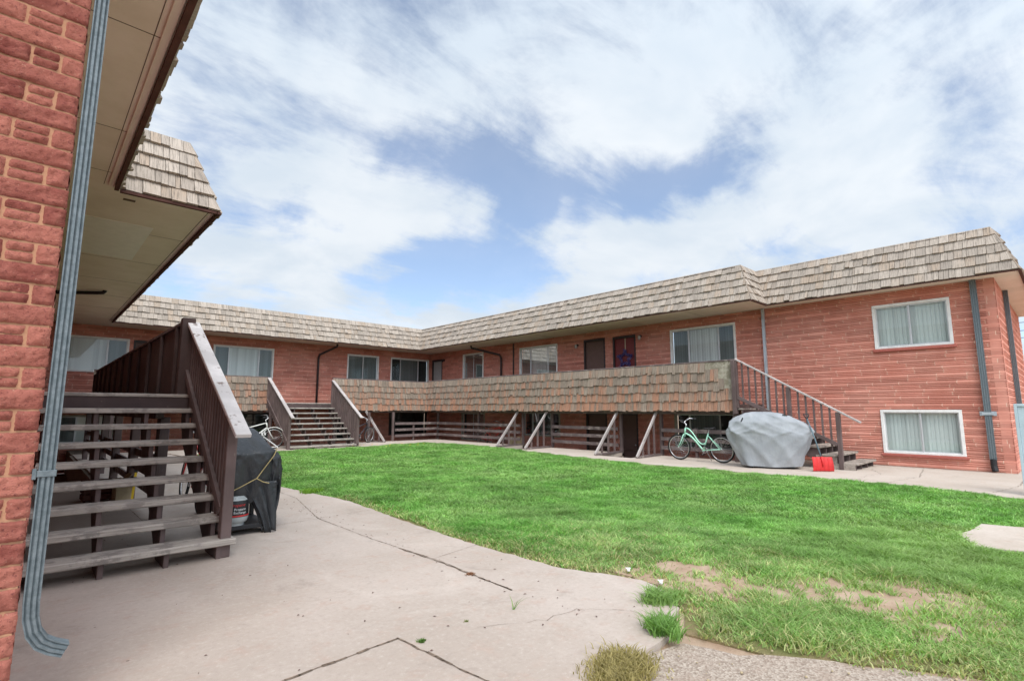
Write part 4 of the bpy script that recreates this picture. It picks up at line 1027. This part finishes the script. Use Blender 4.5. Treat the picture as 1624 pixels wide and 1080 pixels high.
# ------------------------------------------------------------------ guard fences along the wells
def fence(label, p, q, zs=(.84,.55,.26), posts=(), hh=.12, m='rail_y', top=None, inner=None, pz=1.0):
    """three boards between two points plus short posts (fractions)"""
    T = thing('guard_fence', label, 'fence', (p[0], p[1], 0), group='three board guard fences along the sunken walkway')
    off = (-.06, 0) if m == 'rail_y' else (0, -.06)
    for z in zs:
        b_ = MB(); dz = random.uniform(-.012,.012); b_.bar((p[0]+off[0], p[1]+off[1], z+dz), (q[0]+off[0], q[1]+off[1], z-dz), .04, hh); b_.build('board', m, T, bevel=.004)
    for k_ in posts:
        x, y = p[0]+(q[0]-p[0])*k_, p[1]+(q[1]-p[1])*k_
        b_ = MB(); b_.box(x-.04-.0, x+.04, y-.04, y+.04, -.004, pz-.06); b_.build('post', 'post', T, bevel=.004)
    return T
fence('three board fence between the mint bicycle and the first brace', (15.92, 7.2, 0), (15.92, 9.66, 0), posts=(.5,))
fence('three board fence before the dark sunken doors between the two pairs of braces', (15.92, 11.44, 0), (15.92, 14.72, 0))
fence('long three board fence with the red bicycle leaning behind it', (15.92, 16.6, 0), (15.92, 22.95, 0), posts=())
fence('short three board fence at the foot of the back wing corner', (13.36, 22.95, 0), (15.93, 22.95, 0), m='rail_x', posts=(.42,), pz=.95)
fence('dark three board fence behind the near stairs on the left wing', (1.50, 9.0, 0), (1.50, 20.8, 0), zs=(.80,.56,.32))
def brace(label, x0, y0, x1, y1, xf=None, n=3):
    """raking board from the balcony edge down to the walk, with uprights and a foot plate"""
    T = thing('raking_brace', label, 'brace', (x1, y1, 0), group='raking wooden braces flanking the steps down')
    b_ = MB(); b_.bar((x1, y1, .03), (x0, y0, 1.46), .05, .10); b_.build('raking_board', 'cap', T, bevel=.004)
    f_ = MB(); f_.bar((x1+.03, y1, .035), (x0+.15, y0, .035), .09, .06); f_.build('foot_plate', 'rail_x', T)
    for i in range(n):
        k_ = (i+1)/(n+.6); x = x1+(x0-x1)*k_; y = y1+(y0-y1)*k_; z = .03+1.43*k_
        u_ = MB(); u_.box(x-.04, x+.04, y-.02, y+.02, .06, z-.04); u_.build('upright', 'post', T, bevel=.003)
    return T
brace('raking brace nearest the mint bicycle right of the dark open doorway', 15.7, 9.72, 14.25, 9.58)
brace('raking brace left of the dark open doorway, second from the mint bicycle', 15.7, 11.32, 14.1, 11.12)
brace('third raking brace from the mint bicycle, at the far end of the middle fence', 15.7, 14.82, 14.22, 14.62)
brace('farthest raking brace of the right wing, in front of the red bicycle', 15.7, 16.55, 14.3, 16.38)
brace('single raking brace of the back wing just right of the middle stairs', 11.98, 23.3, 12.5, 22.35)

# ------------------------------------------------------------------ bicycles (local: x forward, z up)
def bicycle(label, loc, rz, lean, fm, s=1.15, step=True, handle=True, group='bicycles parked in the courtyard', fender=False, basket=False):
    T = thing('bicycle', label, 'bicycle', loc, rz, group, local=True); T.rotation_euler = (lean, 0, rz)
    r_ = .335*s; wb = 1.19*s; xa, xb = -wb/2, wb/2      # rear, front
    def part(mb, name, m, par, smooth=True):
        o = mb.build(name, m, par, smooth=smooth); o['_local'] = 1; return o
    for cx in (xb, xa):
        w_ = MB(); w_.torus((cx, 0, r_), r_-.022*s, .019*s, n=48, k=8); wo_ = w_.build('wheel', 'rubber', None, smooth=True); wo_.parent = T; wo_['_local'] = 1
        w_ = MB(); w_.torus((cx, 0, r_), r_-.048*s, .011*s, n=48, k=6); part(w_, 'rim', 'chrome', wo_)
        w_ = MB(); w_.tube([(cx,-.04*s,r_),(cx,.04*s,r_)], .018*s, 10)
        for i in range(28):
            a = 2*math.pi*i/28; sy = .03*s*(1 if i % 2 else -1); aa = a+(.35 if (i//2) % 2 else -.35)
            w_.tube([(cx+.016*s*math.cos(aa), sy, r_+.016*s*math.sin(aa)), (cx+(r_-.05*s)*math.cos(a), 0, r_+(r_-.05*s)*math.sin(a))], .0016*s, 4, cap=False)
        part(w_, 'spokes', 'chrome', wo_)
    bb = Vector((-.10*s, 0, .29*s)); hd0 = Vector((xb-.20*s, 0, .70*s)); hd1 = Vector((xb-.235*s, 0, .84*s)); st = Vector((-.27*s, 0, .72*s)); ra = Vector((xa, 0, r_)); fa_ = Vector((xb, 0, r_))
    F = MB()
    F.tube([hd0, hd1], .022*s, 10)
    if step:
        def bez(a, b, c, d, n=14): return [a*(1-k)**3+b*3*k*(1-k)**2+c*3*k*k*(1-k)+d*k**3 for k in [i/n for i in range(n+1)]]
        F.tube(bez(hd0, hd0+Vector((-.22*s,0,-.02*s)), bb+Vector((.12*s,0,.10*s)), bb), .021*s, 10)
        lo_ = bb.lerp(st, .42)
        F.tube(bez(hd1, hd1+Vector((-.24*s,0,.0)), lo_+Vector((.22*s,0,-.16*s)), lo_), .016*s, 10)
    else:
        F.tube([hd0, bb], .019*s, 10); F.tube([hd1, st.lerp(bb, .12)], .017*s, 10)
    F.tube([bb, st], .017*s, 10)
    for sy in (-.05*s, .05*s):
        F.tube([bb, ra+Vector((.02*s, sy, 0))], .011*s, 8); F.tube([st.lerp(bb, .12), ra+Vector((.02*s, sy, 0))], .009*s, 8)
    F.tube([bb+Vector((0,-.04*s,0)), bb+Vector((0,.04*s,0))], .024*s, 10)
    part(F, 'frame', fm, T)
    K = MB(); cr_ = hd0+Vector((.012*s,0,-.03*s)); K.tube([cr_+Vector((0,-.05*s,0)), cr_+Vector((0,.05*s,0))], .014*s, 8)
    for sy in (-.05*s, .05*s): K.tube([cr_+Vector((0,sy,0)), cr_.lerp(fa_, .6)+Vector((-.015*s,sy,0)), fa_+Vector((0,sy,0))], .012*s, 8)
    part(K, 'fork', fm, T)
    H = MB(); top = hd1+Vector((-.03*s,0,.10*s)); H.tube([hd1, top], .014*s, 8); H.tube([top, top+Vector((.06*s,0,.03*s))], .014*s, 8)
    hb = top+Vector((.06*s,0,.03*s))
    for sy in (-1, 1): H.tube([hb, hb+Vector((.02*s,sy*.12*s,.05*s)), hb+Vector((-.02*s,sy*.24*s,.10*s)), hb+Vector((-.14*s,sy*.31*s,.08*s))], .011*s, 8)
    hbo = part(H, 'handlebar', 'chrome', T)
    for sy in (-1, 1):
        G = MB(); G.tube([hb+Vector((-.07*s,sy*.28*s,.09*s)), hb+Vector((-.17*s,sy*.32*s,.078*s))], .017*s, 8); part(G, 'grip', 'black', hbo)
    Sd = MB(); sc = st+Vector((-.035*s,0,.12*s)); rg = []
    for (dx_, wy_, hz) in ((-.14,.02,.01),(-.13,.085,.012),(-.07,.095,.004),(.0,.05,-.004),(.08,.03,.0),(.14,.018,.0),(.15,.006,-.004)):
        rg.append([(sc.x+dx_*s, sc.y+wy_*s*math.cos(a), sc.z+hz*s+.022*s*math.sin(a)) for a in [2*math.pi*k/10 for k in range(10)]])
    vs = [v for g_ in rg for v in g_]; fs = [(i*10+k, i*10+(k+1) % 10, (i+1)*10+(k+1) % 10, (i+1)*10+k) for i in range(len(rg)-1) for k in range(10)]+[tuple(range(9,-1,-1)), tuple(range(60,70))]
    Sd.add(vs, fs); sdo = part(Sd, 'saddle', 'black', T)
    Q = MB(); Q.tube([st, sc+Vector((.0,0,-.02*s))], .012*s, 8); part(Q, 'seat_post', 'chrome', T)
    Cn = MB(); Cn.torus((bb.x, -.05*s, bb.z), .075*s, .006*s, n=24, k=5)
    Cn.tube([bb+Vector((0,-.07*s,0)), bb+Vector((.09*s,-.075*s,-.13*s))], .009*s, 6); Cn.tube([bb+Vector((0,.07*s,0)), bb+Vector((-.09*s,.075*s,.13*s))], .009*s, 6)
    cno = part(Cn, 'crank', 'chrome', T)
    Pd = MB(); Pd.box(bb.x+.05*s, bb.x+.13*s, -.16*s, -.08*s, bb.z-.145*s, bb.z-.12*s); Pd.box(bb.x-.13*s, bb.x-.05*s, .08*s, .16*s, bb.z+.12*s, bb.z+.145*s); part(Pd, 'pedal', 'black', cno, False)
    Ch = MB(); Ch.tube([(bb.x,-.05*s,bb.z+.075*s),(xa,-.05*s,r_+.03*s)], .004*s, 5); Ch.tube([(bb.x,-.05*s,bb.z-.075*s),(xa,-.05*s,r_-.03*s)], .004*s, 5); part(Ch, 'chain', 'dark_metal', T)
    Ks = MB(); Ks.tube([bb+Vector((-.06*s,-.04*s,-.02*s)), (bb.x-.11*s, -.16*s, .012)], .008*s, 6); part(Ks, 'kickstand', 'chrome', T)
    if fender:
        for cx in (xa, xb):
            Fd = MB(); Fd.tube([(cx+(r_+.03*s)*math.cos(a), 0, r_+(r_+.03*s)*math.sin(a)) for a in [R(20)+R(150)*i/14 for i in range(15)]], .014*s, 6); part(Fd, 'mudguard', fm, T)
    return T
# mint cruiser: front wheel left at (14.95,8.35), rear at (14.6,7.1)
bicycle('mint green step through cruiser bicycle parked beside the grey covered grill', (14.86, 7.76, 0), math.atan2(1.37, .06), R(-4), 'mint', s=1.165)
bicycle('white bicycle leaning behind the black grill at the foot of the middle stairs', (6.45, 21.6, 0), R(-12), R(6), 'bikewhite', s=1.2, step=False, fender=True)
bicycle('red bicycle leaning inside the long fence of the right wing', (16.35, 19.0, -.25), R(-82), R(-5), 'bikered', s=1.15, step=False)
bicycle('red and white bicycle half hidden behind the near stair railing', (1.98, 9.5, 0), R(88), R(5), 'bikered', s=1.15, step=False)
bicycle('dark bicycle in shade right of the middle stairs', (11.2, 22.3, 0), R(25), R(5), 'bikedark', s=1.1, step=False)

# ------------------------------------------------------------------ cloth covers
def cloth(name, rings, m, parent, nseg=120, wr_amp=.02, folds=9, seed=2, hem=None, e_pow=4.0, depth=None):
    """rings: (z, cx, cy, hx, hy); superellipse sections, wrinkled; local to parent's location"""
    rr = np.random.default_rng(seed); ph = rr.random(40)*6.28
    zs = np.array([q[0] for q in rings]); K = 46
    tt_ = np.linspace(0, 1, K)**1.0; idx = tt_*(len(rings)-1); vs = []
    arr = np.array(rings)
    for k in range(K):
        i = int(min(idx[k], len(rings)-1.0001)); fr_ = idx[k]-i
        p0 = arr[max(i-1, 0)]; p1 = arr[i]; p2 = arr[i+1]; p3 = arr[min(i+2, len(rings)-1)]
        q = p1*(1-fr_)+p2*fr_
        z, cx, cy, hx, hy = q
        for s_ in range(nseg):
            a = 2*math.pi*s_/nseg; ca, sa = math.cos(a), math.sin(a)
            rad = (abs(ca)**e_pow+abs(sa)**e_pow)**(-1/e_pow)
            v = k/K
            fold = 0
            for j in range(5): fold += math.sin(a*(folds*.5+j*2)+ph[j]+v*3.5*math.sin(ph[j+5])+1.5*math.sin(v*5+ph[j+10]))*(.5 if j else 1)
            cre = 0
            for j in range(4): cre += (1-abs(math.sin(a*(2+j)*.9+v*(5+2*j)*(1 if j % 2 else -1)+ph[20+j])))**2.2*.7
            w_ = wr_amp*(fold*.45*(1-v*.6)+cre*.9)
            x = cx+rad*ca*(hx+w_); y = cy+rad*sa*(hy+w_)
            zz = z+wr_amp*.35*math.sin(3*a+ph[30])+ (hem(a)*(1-min(1, v*4)) if hem else 0)
            vs.append((x, y, zz))
    fs = [(k*nseg+s_, k*nseg+(s_+1) % nseg, (k+1)*nseg+(s_+1) % nseg, (k+1)*nseg+s_) for k in range(K-1) for s_ in range(nseg)]
    fs.append(tuple(range((K-1)*nseg, K*nseg)))
    mb = MB(); mb.add(vs, fs); o = mb.build(name, m, parent, smooth=True)
    return o
# big grey cover by the right stairs; local x along the courtyard side
gc = thing('covered_grill', 'large barbecue under a crumpled light grey cover before the right stairs', 'covered grill', (14.72, 5.68, 0), math.atan2(-1.17, .63), local=True)
cloth('cover', [(.05,-.02,0,.70,.32),(.30,-.02,0,.79,.35),(.62,-.02,0,.93,.38),(.86,-.02,0,1.02,.40),(.95,-.02,0,1.03,.40),(1.06,-.02,0,.97,.38),(1.20,-.08,0,.86,.36),(1.34,-.12,0,.62,.28),(1.42,-.15,0,.42,.20),(1.455,-.18,0,.2,.10),(1.46,-.18,0,.02,.02)],
      'cover_grey', gc, wr_amp=.040, folds=8, seed=4, e_pow=3.2)
ct = MB(); ct.box(-.55,.53,-.24,.24,.07,.12)
for sx in (-.5,.48):
    for sy in (-.2,.2): ct.box(sx-.03,sx+.03,sy-.03,sy+.03,.0,.8)
ct.build('cart', 'black', gc)
vn = MB(); vn.bar((-.72,-.335,1.20),(-.67,-.30,1.31),.01,.035); vn.bar((.30,-.235,1.39),(.42,-.215,1.375),.01,.03); vn.build('vent_flap', 'black', gc)
# black covered grill by the near stairs
bg_ = thing('covered_grill', 'gas grill under a black vinyl cover tied with cord beside the near stairs', 'covered grill', (2.09, 7.35, 0), 0, local=True)
cloth('cover', [(.42,0,.02,.29,.36),(.62,0,.0,.30,.38),(.86,0,.0,.30,.40),(.97,0,.0,.305,.40),(1.02,-.01,.02,.28,.37),(1.12,-.02,.10,.235,.28),(1.22,-.02,.18,.18,.18),(1.27,-.02,.22,.12,.10),(1.285,-.02,.24,.01,.01)],
      'cover_black', bg_, wr_amp=.014, folds=9, seed=8, e_pow=5.0, hem=lambda a: -.10*max(0, math.cos(a-.2))+.05*math.sin(5*a))
dr_ = MB(); nq = 14; K2 = 20; vs = []; rr = random.Random(3)
for k in range(K2+1):
    v = k/K2
    for s_ in range(nq+1):
        q = s_/nq; 
        vs.append((.30-.24*(1-v)*.0+.0-q*(.13+.30*(1-v)**1.3)+.02*math.sin(q*14+v*2), -.40+.015*math.sin(q*19+v*3)-.03*v+.06*q, .62-.61*v+.02*math.sin(q*9)*v))
fs = [(k*(nq+1)+s_, k*(nq+1)+s_+1, (k+1)*(nq+1)+s_+1, (k+1)*(nq+1)+s_) for k in range(K2) for s_ in range(nq)]
dr_.add(vs, fs)
vs = []
for k in range(K2+1):
    v = k/K2
    for s_ in range(nq+1):
        q = s_/nq; vs.append((.32+.025*math.sin(q*17+v*4)-.06*v*v, -.42+q*.66*(1-.45*v), .66-.64*v+.05*math.sin(q*7)*v))
dr_.add(vs, [(k*(nq+1)+s_, k*(nq+1)+s_+1, (k+1)*(nq+1)+s_+1, (k+1)*(nq+1)+s_) for k in range(K2) for s_ in range(nq)])
do = dr_.build('hanging_drape', 'cover_black', bg_, smooth=True); so_ = do.modifiers.new('s', 'SOLIDIFY'); so_.thickness = .006
# side shelf bulge under the cover on the lawn side
cloth('side_drape', [(.42,.29,-.16,.08,.17),(.55,.31,-.15,.09,.21),(.75,.30,-.12,.10,.26),(.90,.28,-.10,.10,.28),(.98,.25,-.08,.07,.25),(1.01,.24,-.06,.01,.10)], 'cover_black', bg_, nseg=80, wr_amp=.014, folds=8, seed=12, e_pow=2.6, hem=lambda a: .05*math.sin(4*a+1)+.03*math.sin(9*a))
ct = MB(); ct.box(-.30,.27,-.36,.34,.07,.12)
for sx in (-.27,.24):
    for sy in (-.33,.31): ct.box(sx-.025,sx+.025,sy-.025,sy+.025,.02,.85)
ct.build('cart', 'black', bg_, bevel=.005)
wh = MB(); wh.tube([(-.31,.25,.08),(-.25,.25,.08)], .08, 16); wh.build('cart_wheel', 'rubber', bg_)
# cord
cd = MB(); cd.tube([(-.305,-.42,.50),(-.12,-.43,.585),(.02,-.435,.655),(.05,-.435,.668),(.13,-.438,.62),(.20,-.43,.60)], .006, 6)
cd.tube([(.05,-.437,.668),(.13,-.43,.78),(.24,-.425,.93),(.285,-.40,1.02)], .006, 6)
cdo = cd.build('tie_cord', 'rope', None); cdo.location = (2.09, 7.35, 0); tag(cdo, 'tan cord tied round the black grill cover', 'cord')
cd = MB(); cd.tube([(.285,-.40,1.02),(.30,-.36,1.03),(.25,-.2,1.10),(.22,-.05,1.15),(.215,0,1.17)], .008, 6); cd.tube([(.21,-.05,1.16),(.20,-.01,1.21),(.24,0,1.22),(.245,-.03,1.17)], .012, 6)
cdo = cd.build('white_tie_cord', 'ropewhite', None); cdo.location = (2.09, 7.35, 0); tag(cdo, 'knotted white cord on top of the black grill cover', 'cord')
# propane tank standing on the cart
tk = thing('propane_tank', 'pale grey propane tank with black label standing under the black cover', 'gas tank', (1.97, 7.10, .12), 0, local=True)
def lathe(prof, n=32):
    mb = MB(); vs = []; fs = []
    for (r0, z) in prof:
        for k in range(n): vs.append((r0*math.cos(2*math.pi*k/n), r0*math.sin(2*math.pi*k/n), z))
    for i in range(len(prof)-1):
        for k in range(n): fs.append((i*n+k, i*n+(k+1) % n, (i+1)*n+(k+1) % n, (i+1)*n+k))
    fs.append(tuple(range((len(prof)-1)*n, len(prof)*n))); mb.add(vs, fs); return mb
TR = .150
lathe([(.11,0),(.11,.025),(.118,.03),(TR*.93,.05),(TR,.085),(TR,.26),(TR*.95,.31),(TR*.75,.345),(.06,.365),(.02,.37)]).build('body', 'tank', tk, smooth=True)
lathe([(TR+.001,.105),(TR+.0015,.106),(TR+.0015,.262),(TR*.97,.295),(TR*.88,.323)]).build('label_band', 'tank_black', tk)
lathe([(TR+.003,.112),(TR+.003,.128)]).build('red_stripe', 'tank_red', tk)
lathe([(.085,.345),(.085,.43),(.080,.43),(.080,.35)]).build('collar', 'tank', tk, smooth=True)
def curved_text(txt, size, z, a0, m, shear=0):
    cu = bpy.data.curves.new('t', 'FONT'); cu.body = txt; cu.size = size; cu.shear = shear; cu.align_x = 'CENTER'
    to = bpy.data.objects.new('t', cu); COL.objects.link(to); dg = bpy.context.evaluated_depsgraph_get(); me = bpy.data.meshes.new_from_object(to.evaluated_get(dg))
    bpy.data.objects.remove(to)
    for v in me.vertices:
        a = a0+v.co.x/TR; zz = v.co.y+z; v.co = Vector(((TR+.004)*math.cos(a), (TR+.004)*math.sin(a), zz))
    me.materials.clear(); me.materials.append(M[m]); o = bpy.data.objects.new('lettering', me); COL.objects.link(o); o.parent = tk
A0 = R(-90-10)
curved_text('Propane', .040, .185, A0+.30, 'tank_white'); curved_text('Exchange', .038, .147, A0+.30, 'tank_white')
curved_text('Propane', .050, .232, A0+.1, 'tank_red', .3)

# ------------------------------------------------------------------ snow shovel
sh = thing('snow_shovel', 'red snow shovel standing on its blade against the right stair railing', 'shovel', (14.72, 4.45, 0), math.atan2(-1.0, .95), local=True)
bld = MB(); nx_, nz_ = 60, 12; vs = []
for j in range(nz_+1):
    for i in range(nx_+1):
        a = i/nx_-.5; b = j/nz_; rib = .018*abs(math.sin(i/nx_*math.pi*5))**.7
        vs.append((a*(.50-.02*b)*(1), .10*(b-.3)**2-.10*abs(a)**2*.6+rib-.02, .005+.345*b*(1-.0*a)))
bld.add(vs, [(j*(nx_+1)+i, j*(nx_+1)+i+1, (j+1)*(nx_+1)+i+1, (j+1)*(nx_+1)+i) for j in range(nz_) for i in range(nx_)])
bo_ = bld.build('blade', 'shovelred', sh, smooth=True); so_ = bo_.modifiers.new('s', 'SOLIDIFY'); so_.thickness = .008
sk = MB(); sk.tube([(0,-.02,.12),(-.005,.02,.36)], .024, 10, radii=[.012,.026]); sk.build('socket', 'shovelred', sh, smooth=True)
pl = MB(); pl.tube([(-.004,.01,.30),(-.05,.20,.80),(-.10,.42,1.30)], .015, 10); pl.build('shaft', 'shovelpole', sh, smooth=True)
gr = MB(); gr.tube([(-.10,.42,1.28),(-.16,.43,1.36),(-.17,.44,1.40),(-.10,.455,1.42),(-.04,.44,1.40),(-.05,.43,1.36),(-.10,.42,1.28)], .014, 8); gr.build('grip', 'black', sh, smooth=True)

# ------------------------------------------------------------------ odds and ends under the left balcony
cb = thing('cardboard_box', 'small beige box on the floor seen between the near stair treads', 'box', (1.28, 10.95, 0), R(12), local=True)
c_ = MB(); c_.box(-.11,.11,-.09,.09,0,.36); c_.build('carton', 'carton', cb, bevel=.004); c_ = MB(); c_.box(-.125,.0,-.10,.10,.362,.37); c_.bar((0,-.1,.37),(.06,-.1,.45),.19,.006); c_.build('flap', 'carton', cb)
yp = thing('yellow_pole', 'short yellow tool leaning beside the beige box under the left balcony', 'tool', (1.42, 10.9, 0), 0, local=True)
c_ = MB(); c_.bar((0,0,0),(.03,.05,.46),.035,.02); c_.build('stick', 'yellow', yp); c_ = MB(); c_.bar((.03,.05,.45),(.034,.056,.54),.045,.03); c_.build('grip', 'black', yp)
ck = thing('wooden_crate', 'dark reddish crate in the shade left of the beige box', 'crate', (.98, 11.3, 0), R(4), local=True)
c_ = MB()
for z in (.03,.14,.25): c_.box(-.2,.2,-.16,-.14,z,z+.08); c_.box(-.2,.2,.14,.16,z,z+.08); c_.box(-.2,-.18,-.14,.14,z,z+.08); c_.box(.18,.2,-.14,.14,z,z+.08)
c_.box(-.18,.18,-.14,.14,.02,.04); c_.build('slats', 'crate', ck)
c_ = MB()
for sx in (-.17,.17):
    for sy in (-.13,.13): c_.box(sx-.012,sx+.012,sy-.012,sy+.012,0,.33)
c_.build('corner_post', 'crate', ck)
ww = thing('wooden_pallet', 'pale leaning boards behind the fence uprights left of the second brace pair', 'boards', (16.05, 17.0, -.02), 0, local=True)
for i, (a, b) in enumerate(((-.45,.0),(-.2,.03),(.05,.0),(.3,.02))):
    c_ = MB(); c_.box(.0,.02,a,a+.2,-.3,.34+b); c_.build('board', 'carton', ww)
c_ = MB(); c_.box(.022,.05,-.45,.5,.1,.18); c_.build('batten', 'carton', ww)

# ------------------------------------------------------------------ far right: pale panel gate, distant shed, power lines
pg = thing('panel_gate', 'pale blue grey panel gate standing at the right edge of the sidewalk', 'gate', (13.3, 0, 0))
c_ = MB(); c_.box(13.30, 13.34, -1.4, .74, .03, 1.58); c_.build('panel', 'panelblue', pg, bevel=.004)
c_ = MB(); c_.box(13.28, 13.36, .742, .785, -.004, 1.63); c_.box(13.28, 13.36, -1.45, .742, 1.583, 1.63); c_.build('gate_frame', 'panelblue', pg, bevel=.004)
sdd = thing('distant_shed', 'low tan shed far off past the right wing', 'shed', (78, 3.5, 0))
c_ = MB(); c_.box(74, 84, -4, 4.4, -.05, 3.1); c_.build('wall', 'farwall', sdd)
c_ = MB(); c_.box(73.4, 84.6, -4.5, 4.8, 3.1, 3.4); c_.build('roof', 'blind_grey', sdd, bevel=.05)
c_ = MB(); c_.box(73.97, 74.0, 2.4, 3.6, .9, 2.2); c_.build('window', 'roomdark', sdd)
pw = MB()
for zz in (9.5, 10.3, 11.2): pw.tube([(80, -30+k*10, zz+.5*((k-3)/3)**2) for k in range(7)], .03, 4)
tag(pw.build('power_lines', 'black'), 'thin power lines crossing the sky beyond the right wing', 'power lines')
for n_ in ('_local',):
    for o in bpy.data.objects:
        if n_ in o: del o[n_]
